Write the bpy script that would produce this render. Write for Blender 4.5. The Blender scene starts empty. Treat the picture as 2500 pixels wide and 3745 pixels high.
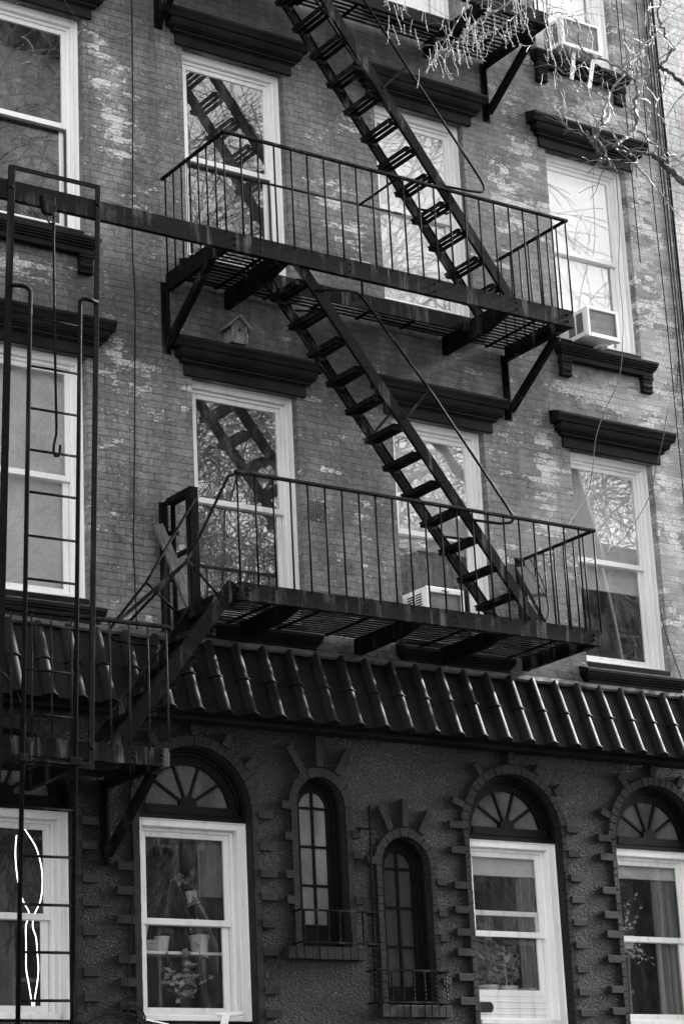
import bpy, bmesh, math, random
from mathutils import Vector, Matrix
R=math.radians
scene=bpy.context.scene
col=scene.collection

# ------------------------------------------------------------------ helpers
def tag(o,label=None,cat=None,group=None,kind=None):
    if label: o['label']=label
    if cat: o['category']=cat
    if group: o['group']=group
    if kind: o['kind']=kind
    return o
def thing(name,label,cat,loc=(0,0,0),group=None):
    o=bpy.data.objects.new(name,None); o.empty_display_size=.2; col.objects.link(o)
    o.location=loc
    return tag(o,label,cat,group)
def origin(o):
    v=Vector((0,0,0))
    while o is not None:
        v+=Vector(o.location); o=o.parent
    return v
class MB:
    """collects boxes, bars, tubes and sheets, then links them as ONE mesh object"""
    def __init__(s): s.v=[]; s.f=[]
    def add(s,vs,fs):
        n=len(s.v); s.v+=[tuple(v) for v in vs]; s.f+=[tuple(i+n for i in f) for f in fs]; return s
    def box(s,x0,x1,y0,y1,z0,z1):
        if x0>x1:x0,x1=x1,x0
        if y0>y1:y0,y1=y1,y0
        if z0>z1:z0,z1=z1,z0
        return s.add([(x0,y0,z0),(x1,y0,z0),(x1,y1,z0),(x0,y1,z0),(x0,y0,z1),(x1,y0,z1),(x1,y1,z1),(x0,y1,z1)],
            [(0,3,2,1),(4,5,6,7),(0,1,5,4),(1,2,6,5),(2,3,7,6),(3,0,4,7)])
    def bar(s,p,q,w,t,side=(0,1,0)):
        """rectangular bar from p to q; t measured along `side`, w across it"""
        p=Vector(p);q=Vector(q);d=(q-p).normalized();a=Vector(side);a=(a-d*a.dot(d)).normalized();b=d.cross(a)
        vs=[]
        for e in (p,q):
            for i,j in ((-1,-1),(1,-1),(1,1),(-1,1)): vs.append(e+a*(i*t/2)+b*(j*w/2))
        return s.add(vs,[(0,1,2,3),(7,6,5,4),(0,4,5,1),(1,5,6,2),(2,6,7,3),(3,7,4,0)])
    def tube(s,pts,r,n=8,cap=True):
        pts=[Vector(p) for p in pts]; m=len(pts)
        rs=r if isinstance(r,(list,tuple)) else [r]*m
        vs=[];prev=None
        for i,p in enumerate(pts):
            d=(pts[min(i+1,m-1)]-pts[max(i-1,0)])
            d=d.normalized() if d.length>1e-9 else Vector((0,0,1))
            if prev is None:
                a=d.orthogonal().normalized()
            else:
                a=prev-d*prev.dot(d)
                a=a.normalized() if a.length>1e-6 else d.orthogonal().normalized()
            prev=a;b=d.cross(a)
            for k in range(n):
                t=2*math.pi*k/n; vs.append(p+(a*math.cos(t)+b*math.sin(t))*rs[i])
        fs=[]
        for i in range(m-1):
            for k in range(n):
                k2=(k+1)%n; fs.append((i*n+k,i*n+k2,(i+1)*n+k2,(i+1)*n+k))
        if cap: fs+= [tuple(range(n-1,-1,-1)),tuple((m-1)*n+k for k in range(n))]
        return s.add(vs,fs)
    def lathe(s,c,prof,n=20):
        """profile of (r,z) turned round the vertical through c"""
        vs=[];fs=[]
        for r,z in prof:
            for k in range(n):
                t=2*math.pi*k/n; vs.append((c[0]+r*math.cos(t),c[1]+r*math.sin(t),c[2]+z))
        for i in range(len(prof)-1):
            for k in range(n):
                k2=(k+1)%n; fs.append((i*n+k,i*n+k2,(i+1)*n+k2,(i+1)*n+k))
        fs+=[tuple(range(n-1,-1,-1)),tuple((len(prof)-1)*n+k for k in range(n))]
        return s.add(vs,fs)
    def prism(s,poly,axis,a0,a1):
        """closed polygon extruded along axis 'x' (poly is y,z) or 'y' (poly is x,z)"""
        n=len(poly)
        mk=(lambda p,a:(a,p[0],p[1])) if axis=='x' else (lambda p,a:(p[0],a,p[1]))
        vs=[mk(p,a0) for p in poly]+[mk(p,a1) for p in poly]
        fs=[tuple(range(n-1,-1,-1)),tuple(n+k for k in range(n))]+[(k,(k+1)%n,n+(k+1)%n,n+k) for k in range(n)]
        return s.add(vs,fs)
    def bolt(s,p,r=.012,d=.008):
        x,y,z=p
        return s.tube([(x,y,z),(x,y-d,z)],[r,r*.7],6)
    def build(s,name,mat,parent=None,smooth=False,bevel=0,kind=None,label=None):
        me=bpy.data.meshes.new(name); off=origin(parent) if parent else Vector((0,0,0))
        me.from_pydata([Vector(v)-off for v in s.v],[],s.f); me.validate()
        bm=bmesh.new(); bm.from_mesh(me); bmesh.ops.recalc_face_normals(bm,faces=bm.faces); bm.to_mesh(me); bm.free()
        me.materials.append(mat)
        if smooth: me.polygons.foreach_set('use_smooth',[True]*len(me.polygons))
        o=bpy.data.objects.new(name,me); col.objects.link(o)
        if parent: o.parent=parent
        if bevel:
            b=o.modifiers.new('soft_edge','BEVEL'); b.width=bevel; b.segments=1; b.limit_method='ANGLE'; b.angle_limit=R(50)
        if kind: o['kind']=kind
        if label: o['label']=label
        return o
def children(o): return [c for c in list(bpy.data.objects) if c.parent==o]
def copy_tree(o,parent=None,loc=None):
    c=o.copy(); col.objects.link(c); c.parent=parent
    if loc is not None: c.location=loc
    for ch in children(o): copy_tree(ch,c)
    return c
def flat_sheet(outer,holes,y0,y1,name,mat,parent):
    """a slab in the X-Z plane with holes, between y0 (front) and y1"""
    cu=bpy.data.curves.new(name,'CURVE'); cu.dimensions='2D'; cu.fill_mode='BOTH'; cu.extrude=abs(y1-y0)/2
    for poly in [outer]+holes:
        sp=cu.splines.new('POLY'); sp.points.add(len(poly)-1); sp.use_cyclic_u=True
        for p,c in zip(sp.points,poly): p.co=(c[0],c[1],0,1)
    tmp=bpy.data.objects.new(name+'_curve',cu); col.objects.link(tmp)
    dg=bpy.context.evaluated_depsgraph_get(); me=bpy.data.meshes.new_from_object(tmp.evaluated_get(dg))
    bpy.data.objects.remove(tmp)
    off=origin(parent) if parent else Vector((0,0,0)); ym=(y0+y1)/2
    for v in me.vertices: v.co=Vector((v.co.x,ym-v.co.z,v.co.y))-off
    bm=bmesh.new(); bm.from_mesh(me); bmesh.ops.remove_doubles(bm,verts=bm.verts,dist=1e-5); bmesh.ops.recalc_face_normals(bm,faces=bm.faces); bm.to_mesh(me); bm.free()
    me.materials.clear(); me.materials.append(mat)
    o=bpy.data.objects.new(name,me); col.objects.link(o); o.parent=parent
    return o
def rect(x0,x1,z0,z1): return [(x0,z0),(x1,z0),(x1,z1),(x0,z1)]
def arch(x0,x1,z0,zs,n=28):
    c=(x0+x1)/2; r=(x1-x0)/2
    return [(x0,z0),(x1,z0)]+[(c+r*math.cos(math.pi*k/n),zs+r*math.sin(math.pi*k/n)) for k in range(n+1)]

# ------------------------------------------------------------------ materials
class NT:
    def __init__(s,name):
        s.m=bpy.data.materials.new(name); s.m.use_nodes=True; s.t=s.m.node_tree; s.t.nodes.clear()
        s.out=s.n('ShaderNodeOutputMaterial'); s.tc=s.n('ShaderNodeTexCoord')
    def n(s,t,**k):
        n=s.t.nodes.new(t)
        for a,b in k.items(): setattr(n,a,b)
        return n
    def l(s,a,b): s.t.links.new(a,b)
    def set(s,node,**k):
        for a,b in k.items():
            i=node.inputs[a.replace('_',' ')]
            if hasattr(b,'is_linked'): s.l(b,i)
            else: i.default_value=b
        return node
    def math(s,op,a,b=None,c=None,clamp=False):
        n=s.n('ShaderNodeMath',operation=op,use_clamp=clamp)
        for i,v in enumerate((a,b,c)):
            if v is None: continue
            if hasattr(v,'is_linked'): s.l(v,n.inputs[i])
            else: n.inputs[i].default_value=v
        return n.outputs[0]
    def noise(s,vec,scale,detail=4,rough=.6,dist=0):
        n=s.n('ShaderNodeTexNoise'); s.l(vec,n.inputs['Vector']); n.inputs['Scale'].default_value=scale; n.inputs['Detail'].default_value=detail
        n.inputs['Roughness'].default_value=rough; n.inputs['Distortion'].default_value=dist; return n.outputs['Fac']
    def mapv(s,vec,scale=(1,1,1),loc=(0,0,0)):
        n=s.n('ShaderNodeMapping'); s.l(vec,n.inputs['Vector']); n.inputs['Scale'].default_value=scale; n.inputs['Location'].default_value=loc; return n.outputs[0]
    def ramp(s,v,lo,hi,a=0.,b=1.,smooth=True):
        n=s.n('ShaderNodeMapRange',interpolation_type='SMOOTHSTEP' if smooth else 'LINEAR'); s.l(v,n.inputs[0])
        for i,x in enumerate((lo,hi,a,b)): n.inputs[i+1].default_value=x
        return n.outputs[0]
    def mix(s,f,a,b):
        n=s.n('ShaderNodeMix',data_type='FLOAT')
        for i,v in zip((0,2,3),(f,a,b)):
            if hasattr(v,'is_linked'): s.l(v,n.inputs[i])
            else: n.inputs[i].default_value=v
        return n.outputs[0]
    def bump(s,h,strength=.5,dist=.01,normal=None):
        n=s.n('ShaderNodeBump'); s.l(h,n.inputs['Height']); n.inputs['Strength'].default_value=strength; n.inputs['Distance'].default_value=dist
        if normal is not None: s.l(normal,n.inputs['Normal'])
        return n.outputs[0]
    def principled(s,base,rough=.6,spec=.5,normal=None,metal=0.):
        p=s.n('ShaderNodeBsdfPrincipled')
        def put(name,v):
            if hasattr(v,'is_linked'): s.l(v,p.inputs[name])
            elif name=='Base Color': p.inputs[name].default_value=(v,v,v,1)
            else: p.inputs[name].default_value=v
        put('Base Color',base); put('Roughness',rough); put('Specular IOR Level',spec); put('Metallic',metal)
        if normal is not None: s.l(normal,p.inputs['Normal'])
        s.l(p.outputs[0],s.out.inputs[0]); return p
def simple(name,v,rough=.6,spec=.4,var=.25,scale=6,bump=.0,bscale=60):
    t=NT(name); o=t.tc.outputs['Object']
    k=t.noise(o,scale,5); base=t.math('MULTIPLY',t.ramp(k,.3,.7,1-var,1+var),v)
    nm=t.bump(t.noise(o,bscale,3),bump,.004) if bump else None
    t.principled(base,rough,spec,nm); return t.m

def make_brick(name,c1,c2,mortar,blobs,dark,flecks=.34,right_wear_and_light=.0,rough=.75,bw=.235,bh=.0680):
    t=NT(name); o=t.tc.outputs['Object']
    sep=t.n('ShaderNodeSeparateXYZ'); t.l(o,sep.inputs[0]); X,Y,Z=sep.outputs
    # slightly crooked courses
    warp=t.noise(t.mapv(o,(1.3,1.3,1.3)),1.0,3); wz=t.math('MULTIPLY_ADD',warp,.03,-.015)
    wz2=t.math('MULTIPLY_ADD',t.noise(o,9,2),.016,-.008)
    u=t.math('ADD',t.math('ADD',X,Y),wz2); v=t.math('ADD',t.math('ADD',Z,wz),wz2)
    cb=t.n('ShaderNodeCombineXYZ'); t.l(u,cb.inputs[0]); t.l(v,cb.inputs[1])
    b=t.n('ShaderNodeTexBrick'); t.l(cb.outputs[0],b.inputs['Vector'])
    b.offset=.5; b.squash=.5; b.squash_frequency=6
    for k,x in (('Scale',1.),('Mortar Size',.0042),('Mortar Smooth',.35),('Bias',0.),('Brick Width',bw),('Row Height',bh)): b.inputs[k].default_value=x
    b.inputs['Color1'].default_value=(c1,c1,c1,1); b.inputs['Color2'].default_value=(c2,c2,c2,1); b.inputs['Mortar'].default_value=(mortar,)*3+(1,)
    bwn=t.n('ShaderNodeRGBToBW'); t.l(b.outputs['Color'],bwn.inputs[0]); base=bwn.outputs[0]; fac=b.outputs['Fac']
    # old paint: broad cloudy tone
    base=t.math('MULTIPLY',base,t.ramp(t.noise(o,.9,6,.7),.3,.7,.62,1.42))
    base=t.math('MULTIPLY',base,t.ramp(t.noise(t.mapv(o,(9,9,9)),3,5,.75),.3,.7,.68,1.34))
    # streaks washed down the wall
    st=t.noise(t.mapv(o,(7,7,.5)),1,4,.6); base=t.math('MULTIPLY',base,t.ramp(st,.35,.7,.86,1.2))
    def blobmask(lst,):
        m=None
        for (cx,cz,rx,rz,k) in lst:
            q=t.n('ShaderNodeCombineXYZ'); t.l(X,q.inputs[0]); t.l(Z,q.inputs[1])
            mm=t.n('ShaderNodeVectorMath',operation='SUBTRACT'); t.l(q.outputs[0],mm.inputs[0]); mm.inputs[1].default_value=(cx,cz,0)
            m2=t.n('ShaderNodeVectorMath',operation='MULTIPLY'); t.l(mm.outputs[0],m2.inputs[0]); m2.inputs[1].default_value=(1/rx,1/rz,0)
            ln=t.n('ShaderNodeVectorMath',operation='LENGTH'); t.l(m2.outputs[0],ln.inputs[0])
            w=t.ramp(ln.outputs['Value'],1.45,.0,0.,k,False)
            m=w if m is None else t.math('MAXIMUM',m,w)
        return m
    # where the top coat has worn off, pale under-coat shows brick by brick
    worn=blobmask(blobs) if blobs else None
    perbrick=t.n('ShaderNodeTexBrick'); t.l(cb.outputs[0],perbrick.inputs['Vector']); perbrick.offset=.5; perbrick.squash=.5; perbrick.squash_frequency=6
    for k,x in (('Scale',1.),('Mortar Size',0.),('Bias',0.),('Brick Width',bw),('Row Height',bh)): perbrick.inputs[k].default_value=x
    perbrick.inputs['Color1'].default_value=(0,0,0,1); perbrick.inputs['Color2'].default_value=(1,1,1,1)
    pb=t.n('ShaderNodeRGBToBW'); t.l(perbrick.outputs['Color'],pb.inputs[0])
    fine=t.noise(t.mapv(o,(26,26,60)),1,7,.78); mid=t.noise(t.mapv(o,(4,4,11)),1,3,.6)
    cov=t.math('ADD',t.math('MULTIPLY',fine,.62),t.math('ADD',t.math('MULTIPLY',mid,.30),t.math('MULTIPLY',pb.outputs[0],.15)))
    patch=t.noise(t.mapv(o,(1.5,1.5,1.9),(3.1,0,1.7)),1,4,.6); gen=t.ramp(patch,.40,.68,0.,flecks*.55)
    if worn is not None: gen=t.math('MAXIMUM',gen,worn)
    if right_wear_and_light:
        gen=t.math('ADD',gen,t.ramp(X,3.2,5.6,0.,right_wear_and_light))  # more wear to the right, also standing for the brighter light there
    thr=t.math('MULTIPLY_ADD',gen,-.25,.700)
    wmask=t.ramp(t.math('SUBTRACT',cov,thr),-.012,.035)
    wmask=t.math('MULTIPLY',wmask,t.math('MULTIPLY_ADD',fac,-.55,1.))
    tone=t.ramp(t.noise(t.mapv(o,(30,30,50)),1,4,.7),.3,.7,.27,.68)
    base=t.mix(wmask,base,tone)
    # pale mineral flecks caught along the joints
    jn=t.noise(t.mapv(o,(11,11,60),(5,2,1)),1,5,.7); jm=t.math('MULTIPLY',t.ramp(fac,.08,.5),t.ramp(jn,.57,.64)); base=t.mix(t.math('MULTIPLY',jm,.7),base,.36)
    if right_wear_and_light:
        soft=t.math('MULTIPLY',t.ramp(X,2.4,5.6,0.,.85),t.ramp(t.noise(t.mapv(o,(3,3,4)),1,5,.7),.4,.62)); base=t.mix(soft,base,.27)  # wear and the light's rise to the right, both mixed into the colour
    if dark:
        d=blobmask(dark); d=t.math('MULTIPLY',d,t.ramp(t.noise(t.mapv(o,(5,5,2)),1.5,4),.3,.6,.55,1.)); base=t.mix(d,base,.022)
    h=t.math('MULTIPLY_ADD',fac,-1.,t.math('ADD',t.math('MULTIPLY',t.noise(o,55,4,.7),.34),t.math('MULTIPLY',pb.outputs[0],.3)))
    nm=t.bump(h,.85,.008)
    t.principled(base,rough,.3,nm); return t.m

worn_spots=[(-.85,11.75,.26,.40,1.),(-.80,11.25,.24,.42,.95),(-.95,12.05,.2,.2,.7),(-1.75,9.66,.60,.16,.9),(-.85,9.0,.17,.16,1.),(-.92,9.63,.12,.15,.8),
 (-.8,8.3,.25,.4,.45),(1.55,11.05,.22,.42,.75),(1.85,10.75,.24,.5,.7),(1.95,11.9,.2,.4,.3),(-.1,8.82,.12,.09,.75),(3.75,11.55,.32,.55,.9),(3.95,12.15,.3,.35,.7),(3.6,10.9,.25,.4,.6),
 (4.9,9.6,.75,.17,.85),(4.0,8.75,.30,.45,.8),(3.95,8.05,.28,.4,.7),(5.62,8.3,.13,.75,1.),(5.75,10.2,.3,.8,.5),(5.7,12.0,.3,.7,.55),(1.72,7.95,.13,.3,.65),(3.42,7.6,.2,.4,.65),(5.0,12.75,.8,.15,.6),
 (1.32,6.95,.5,.2,.3),(-.95,7.2,.3,.35,.35),(5.7,7.2,.2,.5,.6)]
stain_and_shade_spots=[(-.42,12.25,.09,.42,.85),(-.60,12.5,.2,.3,.5),(3.60,8.85,.07,.28,.7),(-.45,8.9,.1,.2,.4),(.9,6.55,1.4,.12,.4),(-1.6,9.93,.7,.08,.55),(4.9,9.86,.6,.06,.45),(1.4,9.45,2.9,.62,1.),(1.4,12.72,2.9,.62,1.),(1.55,7.35,.05,.08,.8)]  # two widest spots: shade under the balconies, put into the brick's colour
M={}
M['brick']=make_brick('painted_brick',.150,.104,.062,worn_spots,stain_and_shade_spots,flecks=.72,right_wear_and_light=.42)
M['pale_brick']=make_brick('pale_brick',.50,.44,.18,[],[],flecks=.2,bw=.30,bh=.10)
M['far_brick']=make_brick('far_brick',.10,.08,.06,[],[],flecks=.1)
M['far_pale']=make_brick('far_pale_brick',.50,.44,.3,[],[],flecks=.1)

def make_stucco():
    t=NT('rough_stucco'); o=t.tc.outputs['Object']
    base=t.math('MULTIPLY',t.ramp(t.noise(o,1.2,4),.3,.7,.7,1.35),.016)
    m=t.mapv(o,(34,34,52))
    n1=t.noise(m,1,3,.55,.9); n2=t.noise(o,120,3,.6)
    ridge=t.ramp(n1,.35,.68)
    base=t.math('MULTIPLY',base,t.mix(ridge,.75,1.35))
    h=t.math('ADD',ridge,t.math('MULTIPLY',n2,.25))
    t.principled(base,.45,.2,t.bump(h,1.,.022)); return t.m
M['stucco']=make_stucco()
def make_quoin():
    t=NT('scored_trim_brick'); o=t.tc.outputs['Object']
    base=t.math('MULTIPLY',t.ramp(t.noise(o,5,4),.3,.7,.75,1.25),.0155)
    v=t.noise(t.mapv(o,(190,190,14)),1,2)
    t.principled(base,.65,.1,t.bump(v,.7,.006)); return t.m
M['quoin']=make_quoin()
def make_iron(name,streaks,base=.0035):
    t=NT(name); o=t.tc.outputs['Object']
    s1=t.noise(t.mapv(o,(10,10,.8)),1,5,.65); s2=t.noise(t.mapv(o,(26,26,26)),1,4,.7); s3=t.noise(o,2.2,3)
    m=t.math('MULTIPLY',t.ramp(s1,.50,.66),t.ramp(s3,.38,.6)); m=t.math('MULTIPLY',m,streaks)
    b=t.mix(m,t.math('MULTIPLY',t.ramp(s2,.3,.7,.5,1.7),base),.10)
    fl=t.ramp(t.noise(o,75,3,.7),.70,.74); b=t.mix(t.math('MULTIPLY',fl,.55*min(1,streaks+.35)),b,.10)
    rg=t.ramp(s2,.3,.7,.45,.7)
    t.principled(b,rg,.045,t.bump(t.math('ADD',s2,t.math('MULTIPLY',t.noise(o,140,2),.4)),.55,.004)); return t.m
M['iron']=make_iron('black_iron',.35)
M['iron_beam']=make_iron('weathered_iron_beam',.95,.004)
M['white']=None
def make_white(name,v,dirt=.3):
    t=NT(name); o=t.tc.outputs['Object']
    a=t.ramp(t.noise(t.mapv(o,(14,14,1.6)),1,5,.65),.48,.78); b=t.ramp(t.noise(o,40,4,.7),.62,.75)
    k=t.math('MULTIPLY',t.math('MAXIMUM',a,b),dirt)
    t.principled(t.mix(k,v,v*.5),.45,.35,t.bump(t.noise(t.mapv(o,(60,60,6)),1,3),.25,.002)); return t.m
M['white']=make_white('white_window_paint',.80)
M['white_old']=make_white('aged_white_paint',.66,.6)
M['white_low']=make_white('street_grimed_white_paint',.78,.55)
M['white_lower']=make_white('dull_white_paint',.66,.6)
M['ac']=make_white('ac_enamel',.80,.45)
M['stone']=simple('dark_brownstone',.0105,.75,.07,.4,3,.4,45)
M['black_wood']=simple('black_window_frame',.0035,.4,.15,.4,5,.2,40)
M['putty']=simple('pale_putty',.10,.6,.3,.5,20)
M['glaze_bead']=simple('glazing_bead',.02,.3,.5)
def make_tile(name,r0,r1,sp_):
    t=NT(name); o=t.tc.outputs['Object']
    s2=t.noise(o,24,4,.7); base=t.math('MULTIPLY',t.ramp(t.noise(o,1.7,4),.3,.7,.6,1.5),.0085)
    sp=t.math('MULTIPLY',t.ramp(s2,.6,.72),.6); base=t.mix(sp,base,.045)
    t.principled(base,t.ramp(t.noise(o,9,4),.3,.7,r0,r1),sp_,t.bump(s2,.14,.004)); return t.m
M['tile']=make_tile('glazed_roof_tile',.46,.6,.05)
M['pan']=make_tile('dull_roof_tile',.55,.75,.05)
M['flash']=simple('roof_flashing',.055,.42,.5,.5,7,.6,22)
M['coil']=None
def make_coil():
    t=NT('condenser_fins'); o=t.tc.outputs['Object']
    w=t.n('ShaderNodeTexWave',wave_type='BANDS',bands_direction='Z'); t.l(o,w.inputs['Vector']); w.inputs['Scale'].default_value=28; w.inputs['Distortion'].default_value=.6
    f=t.math('MULTIPLY',t.ramp(t.noise(t.mapv(o,(4,4,14)),1,4),.3,.7,.7,1.3),t.mix(w.outputs['Fac'],.07,.15))
    t.principled(f,.5,.5,t.bump(w.outputs['Fac'],.5,.004),.3); return t.m
M['coil']=make_coil()
M['dark_slot']=simple('dark_slot',.01,.7)
M['wood']=None
def make_wood(name,v,sc=(30,30,2.2)):
    t=NT(name); o=t.tc.outputs['Object']
    g=t.noise(t.mapv(o,sc),1,5,.65,1.2); t.principled(t.math('MULTIPLY',t.ramp(g,.3,.72,.35,1.35),v),.75,.25,t.bump(g,.6,.006)); return t.m
M['wood']=make_wood('weathered_plank',.085)
M['dark_wood']=make_wood('dark_plank',.022)
M['bark_wood']=make_wood('bark_slab_wood',.17,(45,45,9))
M['bark']=make_wood('tree_bark',.055,(30,30,9))
M['far_twig']=simple('silvery_twig',.34,.6,.3,.3,4)
M['twig']=simple('pale_twig',.115,.5,.5,.5,4,.3,60)
M['limb']=make_wood('peeling_limb_bark',.075,(24,24,14))
M['catkin']=simple('pale_catkin',.34,.6,.3,.3,20)
M['cable']=simple('black_cable',.010,.6,.08)
M['pale_cable']=simple('pale_cable',.055,.6,.1)
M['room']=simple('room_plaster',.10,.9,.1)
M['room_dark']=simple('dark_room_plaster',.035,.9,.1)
M['blind']=simple('white_blind',.62,.7,.2,.08,2)
M['grey_blind']=simple('grey_blind',.5,.8,.2,.12,2)
M['pot']=simple('pale_flower_pot',.55,.6,.3,.2)
M['dry']=simple('dried_stem',.5,.6,.2,.3,9)
M['leaf']=simple('house_plant_leaf',.17,.4,.5,.5,9)
M['book']=simple('book_cloth',.34,.7,.2)
M['asphalt']=simple('asphalt',.05,.85,.3,.3,3,.5,90)
M['pavement']=simple('pavement_concrete',.12,.85,.2,.2,2,.3,60)
M['ground']=simple('bare_ground',.12,.9,.2)
M['sticker']=simple('white_sticker',.8,.5,.3,.05)
M['letter']=simple('dark_print',.05,.5,.3,.05)
def make_curtain(name,v):
    t=NT(name); o=t.tc.outputs['Object']; w=t.noise(t.mapv(o,(16,16,.3)),1,3)
    t.principled(t.math('MULTIPLY',t.ramp(w,.3,.7,.7,1.15),v),.85,.15,t.bump(w,1.,.03)); return t.m
M['curtain']=make_curtain('sheer_curtain',.5)
M['curtain_dim']=make_curtain('dim_curtain',.15)
def make_glass(name,ior,wave,film=.03,marks=.12):
    t=NT(name); o=t.tc.outputs['Object']
    nm=t.bump(t.noise(o,2.6,2,.4),wave,.02)
    fr=t.n('ShaderNodeFresnel'); fr.inputs['IOR'].default_value=ior; t.l(nm,fr.inputs['Normal'])
    gl=t.n('ShaderNodeBsdfGlossy'); gl.inputs['Roughness'].default_value=.012; gl.inputs['Color'].default_value=(.97,.97,.97,1); t.l(nm,gl.inputs['Normal'])
    tr=t.n('ShaderNodeBsdfTransparent'); tr.inputs['Color'].default_value=(.96,.96,.96,1)
    df=t.n('ShaderNodeBsdfDiffuse'); df.inputs['Color'].default_value=(.6,.6,.6,1)
    # thin film of dust and rain marks
    d=t.math('MULTIPLY',t.ramp(t.noise(t.mapv(o,(7,7,4)),1,6,.75,.6),.40,.80,film,film+marks),1.)
    m1=t.n('ShaderNodeMixShader'); t.l(d,m1.inputs[0]); t.l(tr.outputs[0],m1.inputs[1]); t.l(df.outputs[0],m1.inputs[2])
    m2=t.n('ShaderNodeMixShader'); geo=t.n('ShaderNodeNewGeometry'); front=t.math('SUBTRACT',1.,geo.outputs['Backfacing']); t.l(t.math('MULTIPLY',fr.outputs[0],front),m2.inputs[0]); t.l(m1.outputs[0],m2.inputs[1]); t.l(gl.outputs[0],m2.inputs[2])
    t.l(m2.outputs[0],t.out.inputs[0]); return t.m
M['glass']=make_glass('dusty_window_glass',2.25,.008,.012,.085)
M['glass_clean']=make_glass('window_glass',1.9,.008,.006,.03)
M['glass_old']=make_glass('leaded_glass',1.7,.10)
def make_frost(name,v,k):
    t=NT(name); o=t.tc.outputs['Object']; df=t.n('ShaderNodeBsdfDiffuse'); gl=t.n('ShaderNodeBsdfGlossy'); gl.inputs['Roughness'].default_value=.16; tr=t.n('ShaderNodeBsdfTransparent')
    c=t.n('ShaderNodeCombineColor'); b=t.math('MULTIPLY',t.ramp(t.noise(t.mapv(o,(3,3,1.5)),1,4),.3,.7,.6,1.35),v)
    for i in range(3): t.l(b,c.inputs[i])
    t.l(c.outputs[0],df.inputs['Color'])
    m0=t.n('ShaderNodeMixShader'); m0.inputs[0].default_value=k; t.l(tr.outputs[0],m0.inputs[1]); t.l(df.outputs[0],m0.inputs[2])
    m1=t.n('ShaderNodeMixShader'); m1.inputs[0].default_value=.03; t.l(m0.outputs[0],m1.inputs[1]); t.l(gl.outputs[0],m1.inputs[2]); t.l(m1.outputs[0],t.out.inputs[0]); return t.m
M['frost']=make_frost('clouded_fanlight_glass',.11,.8); M['frost_pale']=make_frost('pale_frosted_glass',.19,.85); M['frost_dark']=make_frost('lace_backed_glass',.05,.5)
def make_screen():
    t=NT('insect_screen_mesh'); tr=t.n('ShaderNodeBsdfTransparent'); df=t.n('ShaderNodeBsdfDiffuse'); df.inputs['Color'].default_value=(.035,.035,.035,1)
    o=t.tc.outputs['Object']; d=t.ramp(t.noise(t.mapv(o,(6,6,2)),1,4,.7),.3,.7,.30,.5)
    mx=t.n('ShaderNodeMixShader'); t.l(d,mx.inputs[0]); t.l(tr.outputs[0],mx.inputs[1]); t.l(df.outputs[0],mx.inputs[2]); t.l(mx.outputs[0],t.out.inputs[0]); return t.m
M['screen']=make_screen()
def make_emit(name,s):
    t=NT(name); e=t.n('ShaderNodeEmission'); e.inputs[0].default_value=(1,1,1,1); e.inputs[1].default_value=s; t.l(e.outputs[0],t.out.inputs[0]); return t.m
M['lamp']=make_emit('glowing_light_strip',.75)

# ------------------------------------------------------------------ the tenement
YW=-.10                                   # face of the brick
bld=thing('tenement_building','dark painted brick tenement with white sash windows and a tiled roof over stucco','building',(0,0,0))
H={4:15.60,3:12.267,2:8.937,1:4.932}
S={4:13.46,3:10.13,2:6.738,1:3.265}
HOLE={'A':(-2.26,-1.134),'B':(-.076,1.05),'C':(2.128,3.227),'D':(4.316,5.414)}
GH={'A':(-2.45,-1.321),'B':(-.715,.386),'C':(2.72,3.808),'D':(4.478,5.58)}
holes=[rect(*HOLE[k],S[f],H[f]) for k in 'ABCD' for f in (2,3,4)]
wall=flat_sheet(rect(-4.6,6.08,6.30,17.2),holes,YW,.20,'brick_wall',M['brick'],bld)
SPR=5.0
gholes=[arch(*GH[k],S[1]-.03,SPR) for k in 'ABCD']
ARCH={'E':(.849,1.357,3.887,5.114),'F':(1.722,2.252,3.405,4.62)}
gholes+=[arch(*ARCH[k]) for k in 'EF']
stucco=flat_sheet(rect(-4.6,6.08,0.0,6.295),gholes,YW,.20,'stucco_wall',M['stucco'],bld)

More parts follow.
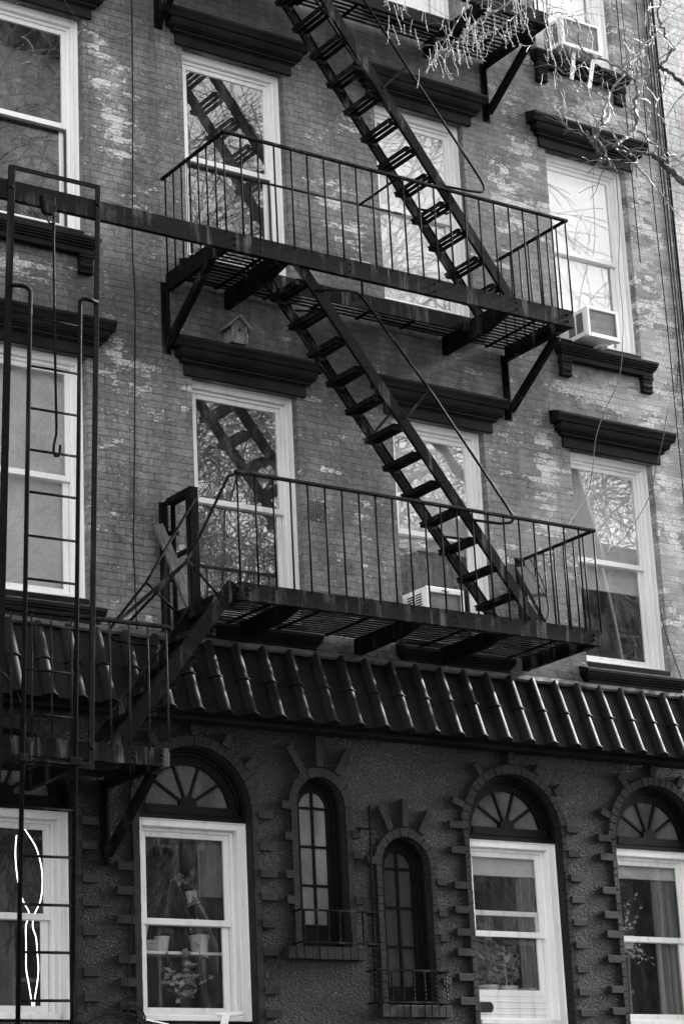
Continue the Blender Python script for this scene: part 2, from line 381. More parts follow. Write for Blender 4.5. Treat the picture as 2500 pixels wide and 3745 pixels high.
def frame4(mb,x0,x1,z0,z1,w,y0,y1,top=None,bot=None):
    top=w if top is None else top; bot=w if bot is None else bot
    mb.box(x0,x0+w,y0,y1,z0,z1); mb.box(x1-w,x1,y0,y1,z0,z1)
    mb.box(x0+w,x1-w,y0,y1,z1-top,z1)
    if bot: mb.box(x0+w,x1-w,y0,y1,z0,z0+bot)
    return mb
def pane(parent,x0,x1,z0,z1,y,mat='glass'):
    m=MB(); m.box(x0,x1,y,y+.004,z0,z1); return m.build('glass_pane',M[mat],parent)
def sash_window(x0,x1,z0,z1,zm,ground=False,screen=False,raised=0.,inner=None,old=False):
    mat=(M['white_lower'] if old else M['white_low']) if ground else (M['white_old'] if old else M['white'])
    g=.03 if ground else 0.; gm='glass_clean' if ground else 'glass'
    w1=.085 if ground else .06
    fr=MB(); frame4(fr,x0,x1,z0,z1,w1,-.005,.16,top=.065,bot=.0)
    frame4(fr,x0+w1,x1-w1,z0,z1-.065,.030,.035+g,.16,top=.03,bot=.0)
    fr.box(x0+w1,x1-w1,-.02,.16,z0,z0+.045)
    fr.box(x0+w1+.03,x1-w1-.03,.02+g,.16,z0+.045,z0+.062)
    # thin bead along the casing
    fr.box(x0-.001,x0+.014,-.017,-.005,z0,z1); fr.box(x1-.014,x1+.001,-.017,-.005,z0,z1); fr.box(x0+.014,x1-.014,-.017,-.005,z1-.014,z1)
    o=fr.build('window',mat,bld,bevel=.004)
    xa,xb=x0+w1+.03,x1-w1-.03; za,zb=z0+.062,z1-.095
    st=.055 if ground else .042
    u=MB(); frame4(u,xa,xb,zm-.024,zb,st,.055+g,.085+g,top=.045,bot=.052); u.build('upper_sash',mat,o,bevel=.003)
    pane(o,xa+st,xb-st,zm+.028,zb-.045,.068+g,gm)
    l0=za+raised; l1=zm+.02+raised
    l=MB(); frame4(l,xa+.004,xb-.004,l0,l1,st+.006,.092+g,.122+g,top=.045,bot=.058); l.build('lower_sash',mat,o,bevel=.003)
    pane(o,xa+st+.01,xb-st-.01,l0+.058,l1-.045,.105+g,gm)
    if screen:
        sc=MB(); sc.box(xa+.02,xb-.02,.112+g,.114+g,za+.012,zm-.026); sc.build('insect_screen',M['screen'],o)
        sf=MB(); frame4(sf,xa+.001,xb-.001,za+.001,zm-.025,.022,.061+g,.072+g); sf.build('screen_frame',M['glaze_bead'],o)
    if inner: inner(o,xa,xb,za,zb,zm)
    # the room behind
    rm=MB(); X0,X1,Z0,Z1,Y0,Y1=x0-.45,x1+.45,z0-.45,z1+.2,.205,2.6
    rm.add([(X0,Y0,Z0),(X1,Y0,Z0),(X1,Y1,Z0),(X0,Y1,Z0),(X0,Y0,Z1),(X1,Y0,Z1),(X1,Y1,Z1),(X0,Y1,Z1)],[(0,1,2,3),(7,6,5,4),(1,5,6,2),(2,6,7,3),(3,7,4,0)])
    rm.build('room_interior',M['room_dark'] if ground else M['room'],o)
    return o
def full_blind(mat,frac=1.,y=.158):
    def f(o,xa,xb,za,zb,zm):
        m=MB(); m.box(xa-.02,xb+.02,y,y+.006,zb-(zb-za)*frac,zb+.02); m.tube([(xa,y+.003,zb-(zb-za)*frac),(xb,y+.003,zb-(zb-za)*frac)],.012,8); m.build('roller_blind',M[mat],o)
    return f
def wavy_curtain(mat,f0,f1,z0f=0.,z1f=1.,y=.2):
    def f(o,xa,xb,za,zb,zm):
        w=xb-xa; a=xa+w*f0; b=xa+w*f1; n=40; vs=[];fs=[]
        for k in range(n+1):
            x=a+(b-a)*k/n; yy=y+.025*math.sin(k*1.9)+.012*math.sin(k*.7)
            vs+=[(x,yy,za+(zb-za)*z0f),(x,yy,za+(zb-za)*z1f)]
        for k in range(n): fs.append((2*k,2*k+2,2*k+3,2*k+1))
        m=MB(); m.add(vs,fs); m.build('curtain',M[mat],o,smooth=True)
    return f
def both(*fs):
    def f(*a):
        for g in fs: g(*a)
    return f
ZM={3:11.20,2:7.835}
INNER={('A',3):None,('A',2):full_blind('grey_blind',.97),('B',3):None,('B',2):None,  # blind at A on floor two is added, standing for a pale reflection
 ('C',3):full_blind('blind'),('D',3):full_blind('blind'),('C',2):both(full_blind('grey_blind',.55),wavy_curtain('curtain_dim',.0,1.,.0,.6,.24)),
 ('D',2):full_blind('grey_blind',.62)}
for k in 'ABCD':
    for f in (3,2):
        sash_window(*HOLE[k],S[f],H[f],ZM[f],screen=(k,f) in (('A',3),('B',3)),inner=INNER[(k,f)],old=(k,f)==('B',2))
    sash_window(*HOLE[k],S[4],H[4],14.55,inner=full_blind('blind'))

# hoods, sills, corbels
def hood(x0,x1,h):
    c=(x0+x1)/2
    m=MB()
    def layer(hw,y,za,zb): m.box(c-hw,c+hw,y,YW-.001,za,zb)
    layer(.650,-.135,h-.010,h+.090)
    layer(.652,-.145,h+.0905,h+.105)
    layer(.690,-.165,h+.1055,h+.135)
    layer(.705,-.185,h+.1355,h+.150)
    m.prism([(YW-.001,h+.1505),(-.195,h+.1505),(-.215,h+.180),(-.225,h+.21),(-.225,h+.222),(YW-.001,h+.222)],'x',c-.735,c+.735)
    m.prism([(YW-.001,h+.2225),(-.235,h+.2225),(-.250,h+.26),(-.268,h+.285),(-.268,h+.315),(-.25,h+.32),(YW-.001,h+.365)],'x',c-.785,c+.785)
    return m.build('window_hood',M['stone'],bld,bevel=.006)
def sill(x0,x1,s,corbels):
    c=(x0+x1)/2; m=MB(); w=.66
    m.prism([(YW-.001,s-.06),(-.235,s-.105),(-.235,s-.14),(YW-.001,s-.14)],'x',c-w,c+w)
    for i,(hw,y,a,b) in enumerate(((w-.005,-.225,.1405,.162),(w-.012,-.212,.1625,.182),(w-.03,-.195,.1825,.205),(w-.045,-.18,.2055,.262))): m.box(c-hw,c+hw,y,YW-.001,s-b,s-a)
    m.box(x0+.002,x1-.002,YW-.0005,.16,s-.06,s-.001)
    o=m.build('window_sill',M['stone'],bld,bevel=.005)
    if corbels:
        for sx in (-1,1):
            k=MB(); a=c+sx*.545-.075; b=a+.15
            k.box(a,b,-.178,YW-.001,s-.290,s-.2625)
            k.prism([(YW-.001,s-.2905),(-.170,s-.2905),(-.163,s-.335),(-.168,s-.365),(-.150,s-.40),(YW-.001,s-.40)],'x',a+.01,b-.01)
            k.box(a+.004,b-.004,-.160,YW-.001,s-.432,s-.4005)
            k.build('corbel',M['stone'],o,bevel=.005)
    return o
for k in 'ABCD':
    for f in (2,3): hood(*HOLE[k],H[f])
    for f in (2,3,4): sill(*HOLE[k],S[f],k in 'AD' and f>2)

# ground floor: sash windows under fanlights
def fanlight(x0,x1,zb):
    c=(x0+x1)/2; r=(x1-x0)/2; n=36; y0,y1=-.005,.12; m=MB()
    ro,ri=r-.003,r-.135
    def ring(ra,rb,ya,yb):
        for i in range(n):
            a=math.pi*i/n; b=math.pi*(i+1)/n
            P=[(c+q*math.cos(t),SPR+q*math.sin(t)) for t in (a,b) for q in (ra,rb)]
            m.prism([P[0],P[1],P[3],P[2]],'y',ya,yb)
    ring(ro,ro-.035,-.03,.12); ring(ro-.0355,ro-.06,0.,.12); ring(ro-.0605,ri,.02,.10)
    zs=SPR+.055
    m.box(c-ro,c+ro,0.,.12,zb+.001,zs); m.box(c-ro,c+ro,-.03,-.0005,zb+.001,zb+.03); m.box(c-ri,c+ri,-.008,-.0005,zb+.05,zs)
    o=m.build('fanlight',M['black_wood'],bld)
    hub=MB(); P=[(c+.085*math.cos(math.pi*k/12),zs+.001+.085*math.sin(math.pi*k/12)) for k in range(13)]; hub.prism(P,'y',.0,.07); hub.build('hub',M['black_wood'],o)
    for k in range(1,5):
        t=math.pi*k/5; sp=MB(); sp.bar((c+.08*math.cos(t),.045,zs+.08*math.sin(t)),(c+(ri+.01)*math.cos(t),.045,zs+(ri-.03)*math.sin(t)),.022,.04); sp.build('glazing_bar',M['black_wood'],o)
    gp=MB(); gp.prism([(c+(ri+.004)*math.cos(math.pi*k/24),SPR+(ri+.004)*math.sin(math.pi*k/24)) for k in range(25)],'y',.052,.056); gp.build('glass_pane',M['frost'],o)
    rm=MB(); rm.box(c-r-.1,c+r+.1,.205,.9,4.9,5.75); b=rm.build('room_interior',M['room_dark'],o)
    bl=MB(); bl.box(c-ri,c+ri,.15,.155,zs-.02,SPR+ri); bl.build('blind',M['curtain_dim'],o)
    return o
GI={'A':None,'B':wavy_curtain('curtain_dim',.72,1.02,.66,1.),'C':both(full_blind('grey_blind',.13),wavy_curtain('curtain_dim',.74,1.02,.0,.9,.19)),'D':both(full_blind('grey_blind',.10),wavy_curtain('curtain_dim',.64,1.02,.0,1.,.19))}  # side curtains at C and D stand in for the lit room wall
for k in 'ABCD':
    sash_window(*GH[k],S[1],H[1],4.085,ground=True,raised=.0 if k!='C' else .20,inner=GI[k],old=k in 'AB')
    fanlight(*GH[k],H[1])
# filler panel with a vent under the raised sash
vp=MB(); x0,x1=GH['C'][0]+.115,GH['C'][1]-.115
vp.box(x0,x1,.125,.135,S[1]+.06,S[1]+.262)
for z in (.10,.155,.21): vp.box(x0+.24,x1,.118,.1245,S[1]+z,S[1]+z+.012)
vpo=vp.build('filler_panel',M['white_low'],bld,bevel=.002)
vv=MB(); P=[]
for k in range(24):
    t=2*math.pi*k/24; P.append((x0+.115+.055*(1 if math.cos(t)>0 else -1)+.05*math.cos(t),S[1]+.16+.055*math.sin(t)))
vv.prism(P,'y',.112,.124); vv.build('vent_cover',M['dark_slot'],vpo)
vr=MB(); vr.tube([(p[0],.112,p[1]) for p in P+P[:1]],.008,6); vr.build('vent_rim',M['white_old'],vpo)

# narrow arched casements
def casement(x0,x1,z0,zs,rows,zglass,band,pm):
    c=(x0+x1)/2; r=(x1-x0)/2; m=MB(); n=28
    def ring(ra,rb,ya,yb):
        for i in range(n):
            a=math.pi*i/n; b=math.pi*(i+1)/n
            P=[(c+q*math.cos(t),zs+q*math.sin(t)) for t in (a,b) for q in (ra,rb)]
            m.prism([P[0],P[1],P[3],P[2]],'y',ya,yb)
        for s_ in (-1,1): m.box(c+s_*ra,c+s_*rb,ya,yb,z0,zs)
    R0=r-.002; ri=r-.112
    ring(R0,R0-.03,-.03,.14); ring(R0-.0305,R0-.06,0,.14); ring(R0-.0605,ri,.015,.10)
    m.box(c-ri,c+ri,.015,.10,z0,zglass)
    o=m.build('arched_window',M['black_wood'],bld)
    gb=MB(); gb.box(c-.011,c+.011,.02,.06,zglass,zs+ri-.004); gb.build('glazing_bar',M['black_wood'],o)
    top=zs+ri
    dz=(zs+.0-zglass)/(rows-1) if rows>1 else 0
    for k in range(1,rows):
        z=zglass+dz*k; 
        b=MB(); b.box(c-ri,c-.0115,.022,.06,z-.010,z+.010); b.box(c+.0115,c+ri,.022,.06,z-.010,z+.010); b.build('glazing_bar',M['black_wood'],o)
    gp=MB(); gp.prism([(c-ri,zglass-.004),(c+ri,zglass-.004)]+[(c+(ri+.003)*math.cos(math.pi*k/24),zs+(ri+.003)*math.sin(math.pi*k/24)) for k in range(25)],'y',.040,.044); gp.build('glass_pane',M[pm],o)
    pt=MB()
    for k in range(0,0):
        z=zglass+dz*k+(.011 if k else .001)
        for a_,b_ in ((c-ri+.002,c-.013),(c+.013,c+ri-.002)): pt.box(a_,b_,.028,.039,z,z+.007)
    if pt.v: pt.build("putty_bead",M["putty"],o)
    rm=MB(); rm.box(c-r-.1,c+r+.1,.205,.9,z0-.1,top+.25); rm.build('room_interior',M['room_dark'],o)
    bl=MB(); bl.box(c-ri-.02,c+ri+.02,.12,.125,zglass-.03,top+.01); bl.build('blind',M[band],o)
    return o
cE=casement(*ARCH['E'],4,4.095,'grey_blind','frost_pale'); cF=casement(*ARCH['F'],4,3.583,'curtain_dim','frost_dark')

# raised brick trim: toothed jambs, arch rings, radiating bricks
rng=random.Random(5)
def trim(x0,x1,z0,zs,lteeth,rteeth,rays,jw=.062,ringw=.085,tw=.155):
    c=(x0+x1)/2; r=(x1-x0)/2; m=MB()
    for side in (-1,1):
        e=c+side*r; a,b=sorted((e+side*.002,e+side*jw)); z=z0
        while z<zs:
            h=min(.068+rng.uniform(-.004,.004),zs-z)
            y=YW-.022-rng.uniform(0,.006); m.box(a,b,y,YW+.01,z+.0008,z+h-.0006); z+=h
        for zt in (lteeth if side<0 else rteeth):
            a2,b2=sorted((e+side*(jw+.001),e+side*(jw+tw+rng.uniform(-.012,.012)))); m.box(a2,b2,YW-.03-rng.uniform(0,.008),YW+.01,zt-.034,zt+.034)
    n=max(8,int(math.pi*r/.072))
    for i in range(n):
        a=math.pi*i/n; b=math.pi*(i+1)/n; g=.012; y=YW-.022-rng.uniform(0,.007); rw=ringw+rng.uniform(-.006,.006)
        P=[(c+q*math.cos(t),zs+q*math.sin(t)) for t,q in ((a+g*.3,r+.002),(a+g*.3,r+rw),(b-g*.3,r+rw),(b-g*.3,r+.002))]
        m.prism(P,'y',y,YW+.01)
    for deg,L in rays:
        t=R(deg); d=Vector((math.cos(t),0,math.sin(t))); q=Vector((c,YW-.012,zs))
        m.bar(q+d*(r+ringw+.004),q+d*(r+ringw+L),.068,.045)
    return m.build('brick_trim',M['quoin'],bld,bevel=.004)
rays=[(150,.11),(118,.11),(90,.13),(62,.11),(30,.11)]
trim(*GH['B'],S[1]-.03,SPR,[4.495,4.295,4.06,3.74,3.555,3.37],[5.0,4.725,4.495,4.30,4.07,3.835,3.515,3.32],[(125,.13),(90,.15),(62,.12),(38,.13)])
trim(*GH['A'],S[1]-.03,SPR,[4.6,4.3,4.0,3.7,3.4],[4.85,4.65,4.38,4.19,3.955,3.63,3.43],[])
trim(*GH['C'],S[1]-.03,SPR,[5.03,4.80,4.48,4.26,4.06,3.88,3.66,3.45],[5.06,4.83,4.60,4.40,4.19,3.98,3.76,3.55,3.36],[(160,.13),(125,.12),(90,.15),(62,.1),(38,.12)])
trim(*GH['D'],S[1]-.03,SPR,[5.0,4.82,4.50,4.27,4.09,3.86,3.58,3.38],[5.0,4.7,4.4,4.1,3.8,3.5],[(160,.12),(125,.13),(90,.14),(60,.12)])
trim(*ARCH['E'],[4.90,4.62,4.50,4.20][:0]+[5.10,4.83,4.50,4.28],[4.88,4.7,4.3],[(122,.26),(90,.28),(58,.26)],tw=.085)
trim(*ARCH['F'],[4.66],[4.5,4.22,4.0,3.62],[(115,.24),(88,.26),(60,.24)],tw=.10)
for (a,b,z0,z1) in ((.68,1.47,3.775,3.886),(1.62,2.375,3.298,3.404)):
    m=MB(); n=10
    for i in range(n): m.box(a+(b-a)*i/n+.002,a+(b-a)*(i+1)/n-.001,YW-.062-rng.uniform(0,.006),.16,z0+rng.uniform(0,.006),z1)
    m.build('window_sill',M['quoin'],bld,bevel=.004,label='brick sill on edge under a narrow arched window')

# pent roof of pans and barrels
def pent_roof():
    yt,zt,yb,zb=-.135,6.455,-.375,5.775
    m=MB(); m.prism([(YW-.001,zt),(yt,zt),(yb+.02,zb+.012),(YW-.001,zb+.012)],'x',-4.5,6.06)
    o=m.build('pent_roof',M['tile'],bld)
    d=Vector((0,yb-yt,zb-zt)); L=d.length; dn=d/L; nrm=Vector((0,dn.z,-dn.y)); nrm=-nrm if nrm.y>0 else nrm
    t=MB(); pn=MB(); pitch=.2745; x=-4.42; rg=random.Random(3); i=0
    while x<6.0:
        for row in (0,1):
            s0,s1=(0.0,L*.515) if row==0 else (L*.485,L*1.0)
            lift=.020 if row==0 else .026
            base=Vector((x+rg.uniform(-.006,.006),yt,zt))
            # barrel: half cylinder, flared at its lower lip
            n=16; vs=[];prof=((s0,.056),(s0+(s1-s0)*.9,.063),(s1-.012,.066),(s1,.068))
            sk=rg.uniform(-.006,.006)
            for s_,r_ in prof:
                p=base+dn*s_+nrm*(lift-.012)+Vector((sk*s_,0,0))
                for k in range(n+1):
                    a=math.pi*k/n; vs.append(p+Vector((math.cos(a)*r_,0,0))+nrm*(math.sin(a)*r_*1.0))
            fs=[(q*(n+1)+k,q*(n+1)+k+1,(q+1)*(n+1)+k+1,(q+1)*(n+1)+k) for q in range(len(prof)-1) for k in range(n)]
            fs.append(tuple((len(prof)-1)*(n+1)+k for k in range(n+1)))
            t.add(vs,fs)
            ring=base+dn*(s1-.004)+nrm*(lift-.012)+Vector((sk*s1,0,0))
            t.tube([ring+Vector((math.cos(math.pi*k/10)*.069,0,0))+nrm*(math.sin(math.pi*k/10)*.069) for k in range(11)],.0075,5)
            # flat pan to the right of it
            a=base+Vector((.050,0,0)); w=pitch-.100
            q0=a+dn*s0+nrm*(lift-.014); q1=a+dn*s1+nrm*(lift-.004)
            e=Vector((w,0,0)); th=nrm*.014
            pn.add([q0,q0+e,q1+e,q1,q0-th,q0+e-th,q1+e-th,q1-th],[(0,1,2,3),(7,6,5,4),(3,2,6,7),(0,3,7,4),(1,5,6,2)])
        x+=pitch; i+=1
    tb=t.build('barrel_tile_courses',M['tile'],o)
    for p in tb.data.polygons: p.use_smooth=len(p.vertices)==4
    pn.build('pan_tile_courses',M['pan'],o)
    f=MB(); rg=random.Random(8); n=120; ring=[]
    prof=[(YW-.001,6.515),(-.165,6.505),(-.188,6.49),(-.192,6.455),(-.178,6.435),(YW-.001,6.44)]
    vs=[]
    for k in range(n+1):
        X=-4.5+(6.06+4.5)*k/n; j=rg.uniform(-.006,.006)
        for a,b in prof: vs.append((X,a+j*.8,b+j))
    m_=len(prof); fs=[(k*m_+q,k*m_+(q+1)%m_,(k+1)*m_+(q+1)%m_,(k+1)*m_+q) for k in range(n) for q in range(m_)]
    f.add(vs,fs); f.build('ridge_flashing',M['flash'],o)
    s=MB(); s.box(-4.5,6.06,YW-.16,YW-.001,5.745,5.786); s.build('eave_board',M['stone'],o)
pent_roof()

# ------------------------------------------------------------------ fire escape
fe=thing('fire_escape','black iron fire escape of four balconies and slanting stairs bolted to the brick front','fire escape',(1.6,-.6,5))
XL,XR,YF=-.33,3.56,-1.18
def balcony(z0,z1,xl,xr,opening=None,joists=(),slat_to=None,right_end=True,left_end=True,beam_left=None):
    m=MB(); bl=xl if beam_left is None else beam_left
    m.box(bl,xr,YF,YF+.012,z0,z1); m.box(bl,xr,YF+.0125,YF+.05,z1-.012,z1-.001); m.box(bl,xr,YF+.0125,YF+.05,z0+.001,z0+.012)
    for side,on in ((xl,left_end),(xr,right_end)):
        if on:
            s=1 if side==xl else -1
            m.box(side+s*.001,side+s*.013,YF+.0505,YW-.02,z0+.003,z1-.002); m.box(side+s*.0135,side+s*.05,YF+.0505,YW-.02,z0+.003,z0+.014)
    x=xl+.35
    while x<xr-.1:
        m.bolt((x,YF,z1-.05)); m.bolt((x,YF,z0+.055)); x+=.95
    for z in (z1-.055,z0+.055): m.bolt((xr-.07,YF,z),.016,.012); m.bolt((xl+.09,YF,z),.016,.012)
    o=m.build('balcony',M['iron_beam'],fe,bevel=.003)
    for j in joists:
        q=MB(); q.prism([(YF+.0505,z1-.05),(YF+.0505,z0+.02),(YF+.35,z0-.035),(YW-.02,z0-.05),(YW-.02,z1-.05)],'x',j-.03,j+.03); q.build('crossbeam',M['iron'],o)
    g=MB(); y=YF+.075; zz=z1-.045
    while y<YW-.06:
        segs=[(xl+.052,xr-.052)]
        if opening and opening[2]<y<opening[3]+.0: segs=[(xl+.052,opening[0]-.015),(opening[1]+.015,xr-.052)]
        for a,b in segs:
            if b-a>.05: g.box(a,b,y,y+.029,zz,zz+.01)
        y+=.066
    xs=xl+.5
    while xs<xr-.2:
        if not(opening and opening[0]-.05<xs<opening[1]+.05): g.box(xs,xs+.035,YF+.06,YW-.03,zz-.0105,zz-.0005)
        else: g.box(xs,xs+.035,opening[3]+.02,YW-.03,zz-.0105,zz-.0005)
        xs+=.52
    g.build('floor_grating',M['iron'],o)
    if opening:
        a,b,c,d=opening; q=MB(); q.box(a,b,d,d+.012,z0+.02,z1-.002); q.box(b,b+.012,YF+.052,d+.012,z0+.02,z1-.002); q.box(a-.012,a-.0005,YF+.052,d+.012,z0+.02,z1-.02)
        q.build('opening_frame',M['iron_beam'],o,bevel=.002)
    return o
def bracket(o,x,z0,zf,y_top=-.93):
    m=MB(); m.box(x-.045,x+.045,YW-.012,YW-.0005,zf-.01,z0+.09); m.box(x-.006,x+.006,YW-.055,YW-.0125,zf,z0+.09)
    m.bar((x,YW-.055,zf+.06),(x,y_top,z0-.005),.012,.075,side=(1,0,0)); m.bar((x-.03,YW-.05,zf+.07),(x-.03,y_top+.03,z0-.01),.07,.012,side=(1,0,0))
    m.build('wall_bracket',M['iron'],o,bevel=.002)
OP=(.27,2.80,YF+.05,-.58)
b3=balcony(9.702,9.876,XL,XR,OP,(.315,2.80),beam_left=-3.6)
b2=balcony(6.556,6.710,XL,XR,None,(.30,1.57,2.51))
b4=balcony(12.955,13.107,XL,XR,OP,(.315,2.80))
b1=balcony(5.108,5.253,-3.6,-1.03,None,(-1.75,))
for b,z,zf in ((b3,9.70,9.113),(b4,12.955,12.385)):
    bracket(b,XL,z,zf); bracket(b,XR-.005,z,zf)
bracket(b1,-1.03,5.108,4.50)

def railing(zb,zt,xl,xr,left='wall',right='wall',step=.1755,x_from=None):
    m=MB(); yf=YF+.006; r=.0165
    m.bar((xl-.02,yf,zt),(xr+.03,yf,zt),.030,.034)
    if right=='wall': m.bar((xr,yf+.018,zt-.004),(xr,YW,zt-.004),.026,.036,side=(1,0,0))
    if left=='wall': m.bar((xl,yf+.018,zt-.004),(xl,YW,zt-.004),.026,.036,side=(1,0,0))
    o=m.build('railing',M['iron'],fe,bevel=.006)
    n=int(round((xr-xl)/step)); xs=[xl+(xr-xl)*k/n for k in range(n+1)]
    proto=None
    def post(x,y):
        nonlocal proto
        if proto is None:
            q=MB(); q.tube([(x,y,zb-.03),(x,y,zt-.01)],.0085,8); proto=q.build('baluster',M['iron'],o,smooth=True); proto['px']=0.; post.base=(x,y)
        else:
            c=proto.copy(); col.objects.link(c); c.parent=o; c.location=(x-post.base[0],y-post.base[1],0)
            c.rotation_euler=(R(rng.uniform(-.12,.12)),R(rng.uniform(-.12,.12)),0)
            # keep the foot in place although the origin is elsewhere
            piv=Vector((post.base[0],post.base[1],zb))-origin(o); rot=c.rotation_euler.to_matrix(); c.location=Vector(c.location)+piv-rot@piv
    for x in xs: post(x,yf)
    for side,kind in ((xl,left),(xr,right)):
        if kind=='wall':
            k=1; y=yf+.145
            while y<YW-.03: post(side,y); y+=.145
    return o
railing(9.876,10.828,XL,XR)
r2=railing(6.710,7.670,XL+.02,XR+.02,left='none')
railing(13.107,14.06,XL,XR)
railing(5.253,6.245,-3.6,-1.03,right='none')
# low guard inside the upper stair opening
gd=MB(); yg=-.58
gd.tube([(.318,yg,9.83),(.318,yg,10.70),(.335,yg,10.745),(.38,yg,10.765),(2.03,yg,10.80)],.012,8)
gd.tube([(1.515,yg,9.83),(1.515,yg,10.775)],.011,8); gd.tube([(1.53,yg,10.78),(1.54,YF+.02,10.80)],.012,8)
gd.build('opening_guard',M['iron'],fe,smooth=True)

def staircase(xt,zt,xb,zb,treads,yo=-1.13,yi=-.63,slats=3,sw=.105,gap=.006):
    """stringer centre line from (xt,zt) to (xb,zb)"""
    dx,dz=xb-xt,zb-zt; L=math.hypot(dx,dz); ux,uz=dx/L,dz/L; sl=dz/dx
    m=MB()
    for y,s in ((yo,1),(yi,-1)):
        m.bar((xt,y,zt),(xb,y,zb),sw,.010)
        nx,nz=-uz,ux
        for q in (-1,1): m.bar((xt+nx*q*(sw/2-.005),y+s*.0185,zt+nz*q*(sw/2-.005)),(xb+nx*q*(sw/2-.005),y+s*.0185,zb+nz*q*(sw/2-.005)),.009,.026)
        for x in treads:
            z=zt+sl*(x-xt)
            for q in (-.035,.035): m.bolt((x+q,y-.006 if s>0 else y-.007,z-.055),.010,.008)
    o=m.build('staircase',M['iron_beam'],fe,bevel=.003)
    for x in treads:
        z=zt+sl*(x-xt)-.062+rng.uniform(-.004,.004); t=MB(); w=.195; sgn=1
        k=w/slats
        for i in range(slats): t.box(x-w/2+i*k+(gap if i else 0),x-w/2+(i+1)*k-(gap if i<slats-1 else 0),yo+.008,yi-.008,z+.003,z+.013)
        t.box(x-w/2,x+w/2,yi-.032,yi-.0275,z-.04,z+.0025); t.box(x-w/2,x+w/2,yo+.0275,yo+.032,z-.04,z+.0025)
        t.box(x-w/2,x-w/2+.006,yo+.034,yi-.034,z-.03,z+.0025)
        t.build('tread',M['iron'],o,bevel=.002)
    return o
def line(x,x0,z0,s): return z0+s*(x-x0)
# stair from the third to the second balcony
lo=lambda x: line(x,.565,9.597,-1.25)
st_low=staircase(.345,lo(.345),2.86,lo(2.86),[1.483+.1925*k for k in range(-5,8)])
up=lambda x: line(x,.94,12.43,-1.335)
st_up=staircase(.44,up(.44),2.845,up(2.845),[1.632+.1815*k for k in range(-6,7)],gap=.0095)
dn=lambda x: line(x,-.418,6.6,1.27)
st_dn=staircase(-.34,dn(-.34),-1.50,dn(-1.50),[-.43-.19*k for k in range(0,6)],slats=2,sw=.12)
def rail_tube(o,pts,name='handrail',r=.0125): 
    m=MB(); m.tube(pts,r,8); return m.build(name,M['iron'],o,smooth=True)
def smooth_path(pts,n=4):
    out=[]
    P=[Vector(p) for p in pts]
    for i in range(len(P)-1):
        p0=P[max(i-1,0)];p1=P[i];p2=P[i+1];p3=P[min(i+2,len(P)-1)]
        for k in range(n):
            t=k/n; out.append(.5*((2*p1)+(-p0+p2)*t+(2*p0-5*p1+4*p2-p3)*t*t+(-p0+3*p1-3*p2+p3)*t**3))
    out.append(P[-1]); return out
for y in (-1.145,-.61):
    rail_tube(st_low,[(.60,y,9.515),(.80,y,9.555),(.98,y,9.580),(1.05,y,9.575),(1.10,y,9.545),(1.796,y,8.776),(2.60,y,7.775),(2.655,y,7.70),(2.655,y,7.65),(2.62,y,7.625),(2.50,y,7.60),(2.202,y,7.593)])
    rail_tube(st_up,[(.72,y,12.73),(.84,y,12.98),(.98,y,12.98),(1.05,y,12.94),(1.321,y,12.605),(1.767,y,12.04),(2.243,y,11.452),(2.55,y,11.07),(2.60,y,10.99),(2.60,y,10.935),(2.55,y,10.91),(2.40,y,10.895),(2.135,y,10.877)])
    a=MB(); a.bar((1.50,y,lo(1.50)+.02),(1.796,y,8.776),.024,.01); a.build('handrail_stay',M['iron'],st_low,bevel=.002)
    a=MB(); a.bar((1.47,y,up(1.47)+.02),(1.767,y,12.04),.024,.01); a.build('handrail_stay',M['iron'],st_up,bevel=.002)
yo,yi=-1.145,-.61
rail_tube(st_dn,[(-.30,yo,7.665),(-.38,yo,7.625),(-.762,yo,6.895),(-.816,yo,6.823),(-1.345,yo,6.27)])
rail_tube(st_dn,[(-.385,yi,7.585),(-.88,yi,6.785),(-1.20,yi,6.39),(-1.235,yi,6.33),(-1.235,yi,6.285),(-1.19,yi,6.255),(-1.05,yi,6.245),(-.79,yi,6.245)])
rail_tube(st_dn,[(-.79,yo,6.84),(-.50,yo,6.565)],'handrail_stay',.011); rail_tube(st_dn,[(-.88,yi,6.78),(-.56,yi,6.53)],'handrail_stay',.011)
a=MB(); a.bar((-.80,yo,6.83),(-1.45,yo,6.26),.03,.012); a.build('handrail_stay',M['iron'],st_dn)
# half gate at the head of the lowest stair, and its twin at the other end
gt=MB()
gt.box(-.45,-.37,YW-.03,YW-.001,6.20,7.69); gt.box(-.425,-.413,YW-.10,YW-.031,6.20,7.69)
gt.box(-.36,-.348,YW-.12,YW-.05,6.2,7.66)
gt.box(-.43,-.35,-.52,YW-.101,7.64,7.70); gt.box(-.43,-.345,-.60,-.521,6.66,7.70); gt.bar((-.39,-.52,7.16),(-.39,-.30,7.16),.05,.014,side=(1,0,0))
for z in (7.40,6.98): gt.tube([(-.40,YW-.001,z),(-.37,YW-.10,z),(-.32,YW-.11,z)],.022,8)
gt.build('stair_gate',M['iron'],fe,bevel=.003)
ep=MB(); ep.box(3.50,3.58,YW-.03,YW-.001,6.56,7.68); ep.box(3.535,3.547,YW-.10,YW-.031,6.56,7.66); ep.build('wall_post',M['iron'],fe,bevel=.003)

